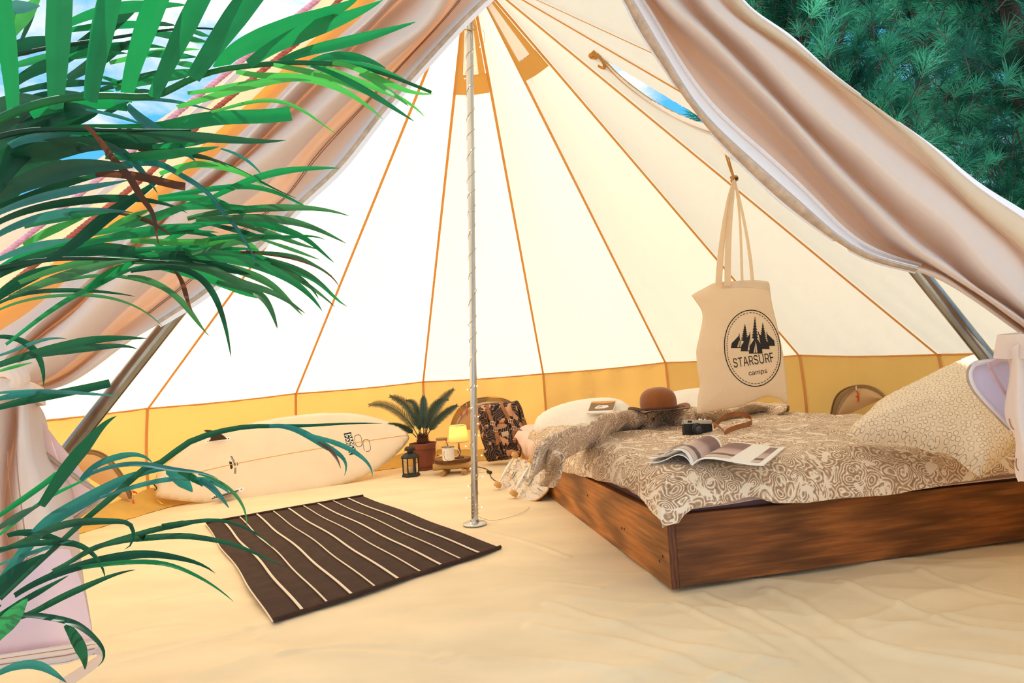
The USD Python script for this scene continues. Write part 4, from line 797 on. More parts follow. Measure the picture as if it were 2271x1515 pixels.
# ================================================================== lantern
lp = at_z(912, 1056); SL_ = lp[1]/FPX
lan = thing('lantern', 'small black metal candle lantern standing before the plant pot', 'lantern', loc=(lp[0], lp[1], 0), rot=.3)
r6 = 19.5*SL_; H = 66*SL_
def hexl(prof): v, f = lathe(prof, 6); return v, f
obj('base', hexl([(0, .001), (r6*1.02, .001), (r6*1.02, .012), (r6*.92, .022), (r6*.92, .030), (0, .030)]), M_black, lan, smooth=False)
zt_ = H*.60
for k in range(6):
    a = k*math.pi/3; obj('post', tube([(r6*.86*math.cos(a), r6*.86*math.sin(a), .026), (r6*.86*math.cos(a), r6*.86*math.sin(a), zt_+.004)], .0055, 4), M_black, lan)
M_pane = glass('lantern_glass', (.97, .93, .85))
for k in range(6):
    a0, a1 = k*math.pi/3, (k+1)*math.pi/3; c0, c1 = [np.array([r6*.84*math.cos(a), r6*.84*math.sin(a), 0]) for a in (a0, a1)]
    obj('pane', thick(np.array([[c0+[0, 0, z], c1+[0, 0, z]] for z in (.030, zt_)]), .0012), M_pane, lan, smooth=False)
obj('roof', hexl([(0, zt_), (r6*1.05, zt_), (r6*1.06, zt_+.008), (r6*.95, zt_+.022), (r6*.55, zt_+.042), (r6*.32, zt_+.048), (0, zt_+.048)]), M_black, lan, smooth=False)
obj('chimney', lathe([(0, zt_+.046), (r6*.34, zt_+.046), (r6*.34, zt_+.058), (r6*.56, zt_+.062), (r6*.60, zt_+.082), (r6*.46, zt_+.094), (0, zt_+.098)], 20), M_black, lan)
obj('candle', lathe([(0, .030), (.020, .030), (.020, .085), (.017, .087), (0, .084)], 20), plain('candle_wax', (.80, .70, .55), .5, subsurface_weight=.3), lan)
tr = np.linspace(-.2, math.pi+.2, 20); obj('ring_handle', tube(np.c_[r6*.62*np.cos(tr), 0*tr, zt_+.06+.035*np.sin(tr)]-[0, .0, 0], .0018, 6), M_black, lan)
# ================================================================== log table, lamp, mug, jar
tp_ = at_z(1003, 1052); ST = tp_[1]/FPX
tab = thing('log_table', 'low side table of a bark-edged slab on small logs', 'side table', loc=(tp_[0], tp_[1]+.10, 0))
M_slab = plain('log_slab', (.30, .115, .03), .55, var=.35, scale=18); M_bark = plain('pale_log', (.62, .36, .12), .75, var=.3, scale=14, stretch=(.4, 1, 1))
M_logend = plain('log_end', (.55, .28, .10), .8, var=.5, scale=40)
def log(a, b, r, parent):
    a, b = np.array(a, float), np.array(b, float); c = np.linspace(a, b, 12); rr = r*(1+.05*np.sin(np.arange(12)*1.3)); o = obj('log', tube(c, rr, 16), M_bark, parent)
    for e, d in ((a, a-b), (b, b-a)):
        d = nrm(d); x = nrm(np.cross(d, [.3, .2, .9])); obj('log_end', xf(lathe([(0, .0015), (r*.55, .001), (r*.92, 0), (r*.92, -.001), (0, -.001)], 16), frame(e, x, np.cross(d, x), d)), M_logend, o)
rl = .021
log((-.07, -.20, rl), (-.05, .06, rl), rl, tab); log((.105, -.19, rl), (.11, .07, rl), rl, tab)
log((-.155, -.115, rl*2+.026), (.165, -.095, rl*2+.028), .027, tab); log((-.14, .03, rl*2+.026), (.15, .04, rl*2+.026), .026, tab)
ZS = rl*2+.054; an = np.linspace(0, 2*np.pi, 90, endpoint=False); rr = 1+.04*np.sin(3*an+1)+.025*np.sin(7*an)+.012*np.sin(17*an)
lay = [(.94, 0), (1.0, .008), (1.0, .026), (.95, .033), (.6, .034), (.0, .034)]
sv = np.vstack([np.c_[.160*rr*s*np.cos(an), .125*rr*s*np.sin(an)-.045, np.full(90, ZS+z)] for s, z in lay]); sf = VF((sv, gridfaces(6, 90, True)[:, ::-1]))[1]
bv = np.vstack([sv, [[0, -.045, ZS]]]); j = np.arange(90); sf = np.vstack([sf, np.stack([(j+1) % 90, j, np.full(90, len(sv))], 1)[:, ::-1]])
sl = obj('slab', (bv, sf), M_slab, tab, smooth=50)
bk = [(.1602, .125, .006), (.1645, .129, .012), (.165, .1295, .022), (.161, .126, .029)]
bvv = np.vstack([np.c_[a*rr*np.cos(an), b*rr*np.sin(an)-.045, np.full(90, ZS+z)] for a, b, z in bk]); obj('bark_edge', (bvv, VF((bvv, gridfaces(4, 90, True)[:, ::-1]))[1]), plain('bark', (.16, .075, .028), .9, var=.4, scale=60, bump=.6, bscale=80), sl)
TABLE = np.array([tp_[0], tp_[1]+.10, 0]); ZT = ZS+.034
def on_table(x, y): q = at_z(x, y, ZT); return q
q = on_table(1019, 1016); lamp = thing('table_lamp', 'small lit table lamp with a cream drum shade on the log table', 'lamp', loc=(q[0], q[1], ZT)); SQ = q[1]/FPX
zb, zt2 = 36*SQ, 72*SQ
obj('base', lathe([(0, .001), (.036, .001), (.038, .006), (.034, .011), (.016, .015), (0, .016)], 32), M_leatherdark, lamp)
obj('stem', lathe([(.0, .014), (.010, .014), (.008, .025), (.013, .045), (.015, .06), (.009, .085), (.0065, .11), (.0055, zb+.02), (0, zb+.02)], 24), plain('lamp_stem', (.22, .12, .06), .3, .3), lamp)
M_shade = material('lampshade', {'d': ('diffuse_bsdf', {'color': (.85, .70, .45)}), 't': ('translucent_bsdf', {'color': (.92, .72, .40)}), 'm': ('mix_closure', {'fac': .6})}, [('d.BSDF', 'm.closure1'), ('t.BSDF', 'm.closure2')], surface='m.closure')
rT, rB = 18.3*SQ, 22.6*SQ
obj('shade', lathe([(rB, zb), (rT, zt2), (rT-.002, zt2), (rB-.002, zb), (rB, zb)], 48), M_shade, lamp)
M_trim = plain('shade_trim', (.20, .10, .04), .7)
for r, z in ((rT, zt2), (rB, zb)): obj('shade_trim', tube(np.c_[r*np.cos(np.linspace(0, 2*np.pi, 49)), r*np.sin(np.linspace(0, 2*np.pi, 49)), np.full(49, z)], .0016, 5, caps=False), M_trim, lamp)
for k in range(3): a = k*2.1; obj('shade_spoke', tube([(0, 0, zb+.03), (rB*.93*math.cos(a), rB*.93*math.sin(a), zb+.02)], .001, 5), M_trim, lamp)
obj('bulb', mv(lathe([(0, .062), (.012, .058), (.020, .045), (.021, .032), (.012, .012), (.009, 0), (0, 0)][::-1], 24), 0, 0, zb+.045), emit('lamp_bulb', (1., .72, .38), 42.), lamp, smooth=True)
q = on_table(995, 1021); SQ = q[1]/FPX
mug = thing('enamel_mug', 'white enamel mug with a dark rim in front of the table lamp', 'mug', loc=(q[0], q[1], ZT), rot=0)
M_enamel = plain('white_enamel', (.82, .78, .72), .2, coat_weight=.4); mr, mh = 13.6*SQ, 29*SQ
obj('cup', lathe([(0, .001), (mr*.93, .001), (mr*.97, .004), (mr, .012), (mr, mh), (mr*.96, mh), (mr*.95, .008), (0, .006)], 40), M_enamel, mug)
obj('rim', tube(np.c_[mr*.99*np.cos(np.linspace(0, 2*np.pi, 49)), mr*.99*np.sin(np.linspace(0, 2*np.pi, 49)), np.full(49, mh)], .0026, 6, caps=False), plain('enamel_rim', (.06, .03, .02), .3), mug)
obj('handle', strap(resample([(mr*.98, 0, mh*.84), (mr*1.45, -.002, mh*.83), (mr*1.78, -.003, mh*.62), (mr*1.6, -.002, mh*.34), (mr*1.0, 0, mh*.24)], 24), (0, 1, .0), .012, .004), M_enamel, mug)
def oncup(a, z): return (1.012*mr*math.sin(a), -1.012*mr*math.cos(a), z)
obj('painted_face', tube([oncup(a, z) for a, z in resample([(-.55, mh*.75), (-.62, mh*.45), (-.45, mh*.18), (-.05, mh*.06), (.25, mh*.12)], 24)], .0014, 5), M_leatherdark, mug)
for a in (-.1, .0): obj('painted_dot', mv(trimesh.creation.icosphere(1, .0018), *oncup(a, mh*(.5+a))), M_leatherdark, mug)
q = on_table(981, 1013); SQ = q[1]/FPX
jar = thing('glass_jar', 'clear glass jar with a cork lid behind the enamel mug', 'jar', loc=(q[0], q[1]+.01, ZT)); jr, jh = 15.2*SQ, 40*SQ
M_jar = material('jar_glass', {'p': ('principled_bsdf', {'base_color': (.97, .93, .85), 'roughness': .04, 'transmission_weight': 1., 'ior': 1.2})}, [])
obj('body', lathe([(0, .001), (jr*.92, .001), (jr, .01), (jr, jh*.62), (jr*.78, jh*.80), (jr*.74, jh*.90), (jr*.71, jh*.90), (jr*.75, jh*.79), (jr*.96, jh*.61), (jr*.96, .013), (jr*.85, .006), (0, .006)], 36), M_jar, jar, smooth=50)
obj('lid', lathe([(0, jh*.90), (jr*.80, jh*.90), (jr*.84, jh*.93), (jr*.84, jh*.99), (jr*.78, jh*1.01), (0, jh*1.01)], 32), plain('cork', (.36, .21, .10), .85, var=.3, scale=60), jar)
obj('wire_bail', tube([(jr*.80*math.cos(a), -jr*.80*abs(math.sin(a))*1.02, jh*(.88-.30*math.sin(a)**2)) for a in np.linspace(0, math.pi, 24)], .0014, 5), M_steel, jar)
# ================================================================== cables on the floor
M_cable = plain('black_cable', (.02, .015, .012), .6)
cb_ = thing('lamp_cable', 'thin dark cable with an inline switch on the groundsheet behind the pole', 'cable')
obj('cord', tube(resample([at_z(x, y, .006) for x, y in ((1024, 1040), (1045, 1033), (1062, 1036), (1078, 1040), (1084, 1045), (1088, 1056), (1098, 1066), (1112, 1072))], 60), .003, 6), M_cable, cb_)
obj('cord', tube(resample([at_z(x, y, .006) for x, y in ((1058, 1014), (1066, 1009), (1074, 1004), (1090, 1000))], 20), .003, 6), M_cable, cb_)
sw_ = at_z(1085, 1047, .014); obj('switch', xf(rbox(.026, .075, .022, .008), frame(sw_, nrm([1, .45, 0]), nrm([-.45, 1, 0]), ZZ)), M_cable, cb_)
wc = thing('white_cable', 'short pale cable on the groundsheet right of the log table', 'cable')
obj('cord', tube(resample([at_z(x, y, .006) for x, y in ((1029, 1046), (1044, 1045), (1058, 1046), (1072, 1047))], 60), .0042, 6), M_white, wc)
# ================================================================== backpack
kp = lambda x, y: (x/9.469+1050, y/9.469+870)
MK = plane_frame(at_y(1120, 960, 5.33), (-.10, -.97, .22))
out = [(95, 360), (140, 290), (300, 245), (560, 215), (800, 205), (850, 185), (905, 185), (950, 260), (990, 420), (1020, 620), (1030, 760), (1020, 900), (1000, 1100), (1010, 1290), (990, 1350), (800, 1400), (600, 1430), (300, 1460), (270, 1400), (210, 1280), (230, 1180), (180, 1040), (140, 850), (110, 640)]
bq_ = to2d([kp(x, y) for x, y in out], MK)
pack = thing('backpack', 'leaf print backpack with brown leather straps standing by the bed end', 'backpack', M=MK)
M_leaf = material('leaf_print', {'tc': ('texture_coordinate', {}), 'v': ('voronoi_texture', {'scale': 6.5, 'randomness': 1.}), 'sc': ('separate_color', {}), 'dn': ('noise_texture', {'scale': 5, 'detail': 1}),
    'mv': ('mix_vector', {'fac': .12}), 'rot': ('vector_rotate', {'rotate_type': 'z_axis'}), 'an': ('math', {'math_type': 'multiply', 'value2': 6.28}), 'w': ('wave_texture', {'scale': 13, 'distortion': 16, 'detail': 2.5, 'detail_scale': .8}),
    'wr': ('rgb_ramp', {'ramp': [(0, (.020, .014, .016)), (.45, (.04, .028, .028)), (.75, (.13, .085, .07)), (1, (.17, .11, .09))]}), 'ln': ('rgb_ramp', {'ramp': [(.66, (0, 0, 0)), (.68, (1, 1, 1))]}), 'ng': ('noise_texture', {'scale': 7, 'detail': 1.5, 'distortion': 2.2}),
    'gr': ('rgb_ramp', {'ramp': [(.565, (0, 0, 0)), (.58, (1, 1, 1))]}), 'mx': ('mix_color', {'b': (.62, .33, .19)}), 'p': ('principled_bsdf', {'roughness': .85, 'specular_ior_level': .2})},
    [('tc.object', 'v.vector'), ('v.color', 'sc.color'), ('sc.r', 'an.value1'), ('an.value', 'rot.angle'), ('tc.object', 'rot.vector'), ('rot.vector', 'w.vector'), ('w.fac', 'wr.fac'), ('tc.object', 'ng.vector'), ('ng.fac', 'gr.fac'), ('gr.color', 'mx.fac'), ('wr.color', 'mx.a'), ('mx.result', 'p.base_color')])
(vf, hK) = inflate(smoothpoly(bq_, 160), .10, .07, .018, noise=.012, nf=9, seed=12, p=.5, D=.11)
obj('body', vf, M_leaf, pack, smooth=True)
def k2(x, y): return to2d([kp(x, y)], MK)[0]
def k3(x, y, h=0.): c = k2(x, y); return np.r_[c, float(hK([c])[0])+h]
def relief(pts, T, h0, mat_, nm, seed=3):
    c = smoothpoly([k2(*p) for p in pts], 90); (v, f), _ = inflate(c, T, 0.0, .014, noise=.004, nf=14, seed=seed, p=.5, D=.03); n = len(v); v = v.copy(); v[:, 2] += hK(v[:, :2])+h0; obj(nm, (v, f), mat_, pack, smooth=True)
relief([(110, 400), (150, 300), (330, 255), (600, 225), (790, 225), (830, 330), (850, 480), (850, 640), (700, 690), (560, 690), (380, 660), (230, 600), (130, 560)], .022, .004, M_leaf, 'top_flap')
relief([(370, 860), (420, 800), (600, 780), (830, 770), (900, 830), (930, 950), (950, 1080), (880, 1150), (700, 1165), (500, 1190), (430, 1130), (390, 1000)], .035, .002, M_leaf, 'front_pocket', 5)
for pts in (((320, 300), (350, 420), (400, 560), (450, 690), (500, 790), (530, 900), (550, 1030), (548, 1140)), ((600, 235), (650, 360), (720, 500), (800, 630), (870, 740), (900, 830), (930, 930), (985, 1060))):
    c = resample([k3(*p) for p in pts], 50); c[:, 2] += .030+.012*np.clip((np.arange(50)/49-.55)/.1, 0, 1); obj('leather_strap', strap(c, (1, .25, 0), .030, .004), M_leather, pack)
for pts in (((545, 900), (570, 1000), (605, 1080)), ((880, 840), (885, 950), (905, 1090))):
    c = resample([k3(*p) for p in pts], 14); c[:, 2] += .042; obj('strap_tail', strap(c, (1, .25, 0), .026, .003), M_leather, pack)
M_brass = plain('buckle_steel', (.72, .62, .50), .3, .9)
for x, y in ((458, 700), (520, 832), (822, 655), (888, 800)):
    c = k3(x, y); c[2] += .047; sq = lin([(-.019, -.015, 0), (.019, -.015, 0), (.019, .015, 0), (-.019, .015, 0), (-.019, -.015, 0)], 40); b = obj('buckle', tube(sq@Rz(-.25)[:3, :3].T+c, .0028, 6), M_brass, pack)
    obj('buckle_pin', tube([c+[-.002, -.015, .002], c+[.002, .014, .002]], .002, 5), M_brass, b)
c = k3(708, 912); c[2] += .04; obj('woven_label', mv(xf(rbox(.062, .042, .002, .0008), Rz(.15)), *c), plain('label_cloth', (.55, .42, .27), .8), pack)
for x, y in ((905, 230), (930, 560)): pass
c = resample([k3(x, y, -.01) for x, y in ((880, 200), (940, 300), (985, 430), (1010, 600))], 30); obj('shoulder_strap', strap(c+[.012, 0, 0], (.3, .1, -1), .05, .014), M_leaf, pack)
# ================================================================== skateboard
d0, d1 = at_z(1102, 1077), at_z(1174, 1115); dl_ = nrm((d1-d0)*[1, 1, 0]); tpn = at_y(1143, 1012, d0[1]+.02); wv = nrm((tpn-d0)-dl_*((tpn-d0)@dl_)); nv = nrm(np.cross(dl_, wv)); nv = -nv if nv@(EYE-d0) < 0 else nv
SW, SLn = np.linalg.norm(tpn-d0)*.98, .70
sk = thing('skateboard', 'worn skateboard leaning upside out against the bed side', 'skateboard', M=frame(d0, dl_, wv, nv))
nx_, ny_ = 70, 13; P = np.zeros((nx_, ny_, 3))
for i, t in enumerate(np.linspace(0, 1, nx_)):
    x = t*SLn; hw = SW/2
    e = 1-t
    if e < .2: hw = SW/2*math.sqrt(max(1-((.2-e)/.2)**2.4, .02))
    kick = -.045*max(0, (t-.80)/.20)**1.5-.012*max(0, (.10-t)/.10)**1.5
    for j, u in enumerate(np.linspace(-1, 1, ny_)): P[i, j] = (x, SW/2+u*hw, kick+.004*(1-u*u)*-1)
M_deck = material('scuffed_deck', {'tc': ('texture_coordinate', {}), 'mp': ('mapping', {'scale': (4, 10, 4)}), 'n': ('noise_texture', {'scale': 3.5, 'detail': 8, 'roughness': .75, 'distortion': 1}), 'r': ('rgb_ramp', {'ramp': [(.36, (.22, .16, .12)), (.46, (.62, .52, .42)), (.55, (.80, .74, .66)), (.66, (.66, .42, .22))]}), 'p': ('principled_bsdf', {'roughness': .5})}, [('tc.object', 'mp.vector'), ('mp.vector', 'n.vector'), ('n.fac', 'r.fac'), ('r.color', 'p.base_color')])
if np.cross(P[1, 0]-P[0, 0], P[0, 1]-P[0, 0])[2] < 0: P = P[:, ::-1]
obj('deck', thick(P, .010), M_deck, sk, smooth=40)
ed = np.vstack([P[:, 0], P[-1], P[::-1, -1], P[0, ::-1]])-[0, 0, .005]; obj('deck_edge', tube(ed, .0055, 6, caps=False), plain('maple_edge', (.60, .30, .08), .6), sk)
M_alu = plain('truck_alloy', (.80, .74, .66), .35, .6); M_wheel = plain('urethane_wheel', (.62, .34, .09), .5)
for xt, dirn in ((.155, 1), (.50, -1)):
    t_ = obj('truck', [tube([(xt, SW*.02, .052), (xt, SW*.98, .052)], .0055, 10), tube([(xt, SW*.24, .052), (xt, SW*.5, .050), (xt, SW*.76, .052)], [.010, .016, .010], 10), tube([(xt, SW/2, .050), (xt+dirn*.03, SW/2, .006)], [.013, .018], 10), mv(rbox(.075, .055, .008, .002), xt+dirn*.01, SW/2, .004)], M_alu, sk)
    obj('bushing', xf(lathe([(0, 0), (.014, 0), (.017, .006), (.014, .013), (0, .013)], 16), T(xt+dirn*.012, SW/2, .03)), M_wheel, t_)
    obj('kingpin', xf(lathe([(0, 0), (.007, 0), (.007, .012), (0, .012)], 6), T(xt-dirn*.014, SW/2, .046)), M_steel, t_)
    for s in (.015, .985):
        w = obj('wheel', xf(lathe([(.007, -.017), (.020, -.017), (.027, -.012), (.0275, .012), (.021, .017), (.007, .017)], 24), T(xt, SW*s, .052)@Rx(math.pi/2)), M_wheel, sk)
        obj('axle_nut', xf(lathe([(0, .021), (.006, .021), (.006, -.021), (0, -.021)], 6), T(xt, SW*s, .052)@Rx(math.pi/2)), M_steel, w)
for x in (.05, .09): 
    for y in (.4, .6): obj('bolt', mv(lathe([(0, .0015), (.004, .001), (.0045, 0), (0, 0)], 8), x, SW*y, .001), M_blackmatte, sk)
# ================================================================== half-moon windows in the canvas walls
def wall_plane(px_):
    c = cyl(*px_); o = nrm([c[0]-CXY[0], c[1]-CXY[1], 0]); return c-o*.06, -o
M_vflap = cloth('window_flap', (.80, .66, .42), (.86, .62, .28), .5); M_vpale = cloth('window_mesh', (.82, .74, .64), (.85, .7, .55), .45)
M_vzip = plain('window_zip', (.30, .18, .07), .7); M_cordred = plain('orange_cord', (.75, .12, .02), .7)
for n_, (outp, inn, pulls, lab) in enumerate((
    ([(1000, 950), (1008, 921), (1026, 899), (1052, 886), (1085, 881), (1115, 884), (1145, 900), (1164, 930), (1172, 957)], [(1012, 952), (1018, 926), (1034, 908), (1056, 896), (1085, 891), (1112, 893), (1138, 907), (1156, 934), (1163, 957)], [((1021, 907), (1023, 930)), ((1035, 901), (1034, 921))], 'half-moon zipped window in the canvas behind the backpack'),
    ([(1841, 930), (1846, 905), (1856, 878), (1875, 862), (1900, 855), (1930, 857), (1952, 868), (1962, 878)], [(1859, 930), (1864, 905), (1877, 879), (1892, 866), (1902, 862), (1930, 865), (1950, 875), (1960, 884)], [((1900, 866), (1901, 892))], 'half-moon zipped window above the right of the bed'),
    ([(150, 1020), (165, 1004), (190, 998), (215, 1001), (240, 1015), (258, 1035), (275, 1060), (287, 1085), (293, 1112)], [(150, 1032), (168, 1014), (190, 1008), (212, 1011), (234, 1025), (251, 1044), (266, 1066), (277, 1090), (282, 1114)], [((292, 1089), (303, 1094)), ((294, 1108), (296, 1126))], 'half-moon zipped window low in the left canvas wall'))):
    P, N = wall_plane(outp[len(outp)//2]); 
    w = thing(f'window_{n_+1}', lab, kind='structure')
    oq, iq = resample([at_plane(*p, P, N) for p in outp], 50), resample([at_plane(*p, P, N) for p in inn], 50)
    obj('zip_band', thick(np.stack([oq, (oq+iq)/2+N*.008, iq]), .003), M_vzip, w, smooth=60)
    obj('zip_edge', tube(oq+N*.004, .005, 6), M_vzip, w)
    base = iq[0]+(iq[-1]-iq[0])*np.linspace(0, 1, 50)[:, None]; G = np.stack([iq+(base-iq)*t+N*(.006+.02*math.sin(math.pi*t)) for t in np.linspace(0, 1, 8)])
    obj('window_flap', thick(G, .002), M_vflap, w, smooth=60)
    if n_ < 2:
        cr_ = iq[:30]; c2 = cr_+(base[:30]-cr_)*np.linspace(.35, .02, 30)[:, None]; obj('rolled_mesh', thick(np.stack([cr_+N*.014, (cr_+c2)/2+N*.03, c2+N*.016]), .002), M_vpale, w, smooth=60)
    for a, b in pulls:
        a3, b3 = at_plane(*a, P+N*.035, N), at_plane(*b, P+N*.035, N); pl = obj('zip_pull', tube([a3+[0, 0, .03], a3], .006, 6), M_brass, w)
        obj('pull_cord', tube(resample([a3, (a3+b3)/2+np.array([.006, 0, 0]), b3], 10), .005, 6), M_cordred, pl)
        obj('pull_knot', mv(trimesh.creation.icosphere(1, .009), *((a3+b3)/2)), M_cordred, pl)
# ================================================================== tied lower part of the door flaps
def sk_lines(lines, par, nm, mt, sub=6, nt=50):
    S = flap_surface(lines, nt, sub); obj(nm, thick(S, .0025), mt, par, smooth=60); return S
SK = sk_lines([([(-190, 862), (-200, 1000), (-210, 1200), (-220, 1500)], 1.16), ([(-110, 868), (-120, 1000), (-130, 1200), (-140, 1490)], 1.08), ([(-50, 872), (-60, 1000), (-70, 1200), (-75, 1480)], 1.17), ([(0, 878), (-8, 960), (-12, 1100), (-12, 1300), (-20, 1470)], 1.09),
   ([(30, 884), (34, 960), (20, 1050), (18, 1200), (30, 1465)], 1.17), ([(55, 884), (52, 960), (62, 1050), (84, 1150), (100, 1250), (110, 1450)], 1.09), ([(66, 884), (90, 945), (104, 1010), (150, 1080), (160, 1160), (166, 1250), (188, 1432)], 1.15), ([(70, 888), (98, 945), (112, 1005), (164, 1090), (168, 1160), (178, 1260), (203, 1425)], 1.18)], flapL, 'tied_skirt', M_flap)
M_pvc = cloth('pink_window_mesh', (.80, .62, .66), (.86, .62, .62), .45)
def patch(poly, Y, par, nm, mt, tilt=(0, -1, 0), h=.02, bulge=.012):
    Mp = plane_frame(at_y(*np.mean(poly, axis=0), Y), tilt); q = to2d(poly, Mp); (v, f), _ = inflate(smoothpoly(q, 100), bulge, .0, h, noise=.004, nf=10, p=.5); obj(nm, xf((v, f[:len(f)//2]), Mp), mt, par, smooth=True)
patch([(-120, 1330), (-40, 1300), (30, 1275), (90, 1245), (146, 1212), (168, 1260), (186, 1313), (197, 1368), (207, 1422), (120, 1436), (20, 1450), (-120, 1470)], 1.07, flapL, 'window_mesh', M_pvc)
patch([(88, 930), (110, 955), (132, 985), (155, 1010), (185, 1050), (211, 1085), (234, 1101), (200, 1125), (168, 1147), (166, 1110), (150, 1070), (120, 1035), (96, 1000), (92, 960)], 1.16, flapL, 'window_mesh', M_pvc, bulge=.006)
zc = np.array([at_y(x, y, 1.145) for x, y in lin([(92, 1000), (130, 1030), (175, 1064), (213, 1088)], 40)])
obj('zipper', tube(zc, .0042, 6), M_zip, flapL); zc = np.array([at_y(x, y, 1.150) for x, y in lin([(238, 1100), (205, 1122), (168, 1149)], 30)]); obj('zipper', tube(zc, .0048, 6), M_zip, flapL)
P = np.array([[at_y(x, y0+(y1-y0)*t, 1.055+.01*math.sin(t*3)) for t in np.linspace(0, 1, 6)] for x, y0, y1 in zip(np.linspace(-140, 212, 40), np.interp(np.linspace(-140, 212, 40), [-140, 0, 212], [1472, 1452, 1420]), np.interp(np.linspace(-140, 212, 40), [-140, 0, 150, 212], [1515, 1492, 1472, 1452]))])
tailh = [np.array([at_y(x+(6*t), y0+(y1-y0)*t, Y) for t in np.linspace(0, 1, 6)]) for x, y0, y1, Y in ((219, 1432, 1458, 1.065), (221, 1446, 1466, 1.085), (214, 1456, 1474, 1.11), (196, 1468, 1490, 1.13), (170, 1484, 1508, 1.14), (130, 1510, 1538, 1.15))]
P = np.concatenate([P, tailh]); obj('hem', thick(P, .003), M_flap, flapL, smooth=60)
for t in (1, 2.6, 4.4):
    i = int(t); c = P[:, i]+(P[:, i+1]-P[:, i])*(t-i); obj('stitch_line', tube(off(np.stack([c, c+[0, 0, .001]], 1), .0035)[:40, 0], .0009, 5), M_stitch, flapL)
for pts in (((18, 1000), (22, 1080), (34, 1160), (45, 1250)), ((36, 1000), (42, 1080), (52, 1160), (60, 1250)), ((-20, 1275), (40, 1250), (105, 1215))):
    c = np.array([at_y(x, y, 1.075) for x, y in resample(pts, 30)]); obj('stitch_line', tube(c, .0010, 5), M_stitch, flapL)
tb_ = np.array([at_y(x, y, Y) for x, y, Y in ((-60, 862, 1.10), (-20, 858, 1.06), (30, 860, 1.05), (70, 868, 1.06), (95, 878, 1.10), (88, 884, 1.16), (40, 880, 1.24))])
obj('tie_strap', strap(resample(tb_, 40), (0, -.1, 1), .030, .004), M_flap, flapL)
k0 = at_y(30, 838, 1.10)
obj('tie_knot', tube(resample([at_y(x, y, Y) for x, y, Y in ((-25, 850, 1.12), (-5, 832, 1.07), (25, 820, 1.05), (45, 836, 1.05), (35, 852, 1.06), (5, 856, 1.07))], 40), [.010+.006*math.sin(math.pi*i/39) for i in range(40)], 10), M_flap, flapL)
# right flap: tied tail with its rounded window
sk_lines([([(2236, 790), (2240, 850), (2238, 940), (2252, 965), (2254, 1027), (2262, 1068)], 1.14), ([(2262, 760), (2268, 850), (2272, 940), (2280, 1000), (2290, 1072)], 1.06), ([(2290, 756), (2300, 850), (2310, 950), (2330, 1080)], 1.13), ([(2318, 758), (2340, 850), (2360, 950), (2390, 1080)], 1.06), ([(2345, 760), (2390, 860), (2420, 1000), (2450, 1080)], 1.13)], flapR, 'tied_skirt', M_flap)
obj('tie_strap', strap(resample([at_y(x, y, Y) for x, y, Y in ((2262, 762, 1.12), (2275, 768, 1.04), (2310, 764, 1.02), (2350, 748, 1.04), (2390, 728, 1.12), (2395, 722, 1.2))], 30), (.2, -.1, 1), .045, .004), M_flap, flapR)
wz = [(2262, 796), (2235, 800), (2209, 801), (2177, 804), (2158, 810), (2150, 824), (2152, 846), (2170, 876), (2205, 914), (2228, 938), (2242, 952)]
wz3 = np.array([at_y(x, y, 1.17) for x, y in resample(wz, 60)]); obj('zip_band', tube(wz3, .0055, 8), M_ziplight, flapR); obj('zip_edge', tube(np.array([at_y(x, y, 1.168) for x, y in resample([(x-4, y+1) for x, y in wz], 60)]), .0022, 6), M_zip, flapR)
M_lav = cloth('lavender_window', (.66, .62, .84), (.60, .58, .86), .45)
patch([(2262, 800), (2209, 803), (2175, 807), (2155, 820), (2156, 845), (2175, 876), (2207, 911), (2242, 948), (2275, 950), (2275, 850)], 1.175, flapR, 'window_mesh', M_lav, bulge=.004, h=.012)
for pts, w in (((( 2262, 768), (2225, 790), (2195, 812)), 16), (((2192, 806), (2215, 850), (2245, 895)), 9)):
    obj('window_fold', strap(np.array([at_y(x, y, 1.155) for x, y in resample(pts, 20)]), (.5, .1, 1), w*1.16/FPX, .003), M_pvc, flapR)
for pts in (((2238, 934), (2250, 958), (2274, 940)), ((2254, 1022), (2262, 1050), (2275, 1050))):
    obj('stitch_line', tube(np.array([at_y(x, y-5, 1.075) for x, y in resample(pts, 20)]), .0010, 5), M_stitch, flapR)
# ================================================================== foreground palm
def leafmat(name, refl, trans, spec):
    return material(name, {'p': ('principled_bsdf', {'roughness': .42, 'specular_ior_level': spec}), 't': ('translucent_bsdf', {'color': trans}), 'm': ('mix_closure', {'fac': .45}), 'g': ('geometry', {}), 'at': ('attribute', {'attribute': 'st'}),
        'tc': ('texture_coordinate', {}), 'n': ('noise_texture', {'scale': 30, 'detail': 3}), 'r': ('rgb_ramp', {'ramp': [(.3, tuple(c*.6 for c in refl)), (.7, refl)]})},
        [('tc.object', 'n.vector'), ('n.fac', 'r.fac'), ('r.color', 'p.base_color'), ('p.BSDF', 'm.closure1'), ('t.BSDF', 'm.closure2')], surface='m.closure')
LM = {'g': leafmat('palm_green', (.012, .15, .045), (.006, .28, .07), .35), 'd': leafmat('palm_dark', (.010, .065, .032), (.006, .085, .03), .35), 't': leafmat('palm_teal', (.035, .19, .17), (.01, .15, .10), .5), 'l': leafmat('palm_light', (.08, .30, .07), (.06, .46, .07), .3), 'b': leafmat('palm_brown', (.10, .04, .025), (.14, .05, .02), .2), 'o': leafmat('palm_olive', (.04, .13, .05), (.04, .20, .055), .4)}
CR = {'A': (0, 0, 4.731), 'B': (440, 0, 4.2056), 'C': (0, 220, 4.731), 'D': (360, 330, 5.407), 'E': (0, 460, 4.731), 'G': (300, 500, 4.731), 'H': (0, 720, 4.731), 'I': (0, 1000, 4.731), 'J': (0, 1195, 4.731), 'K': (300, 900, 4.2056)}
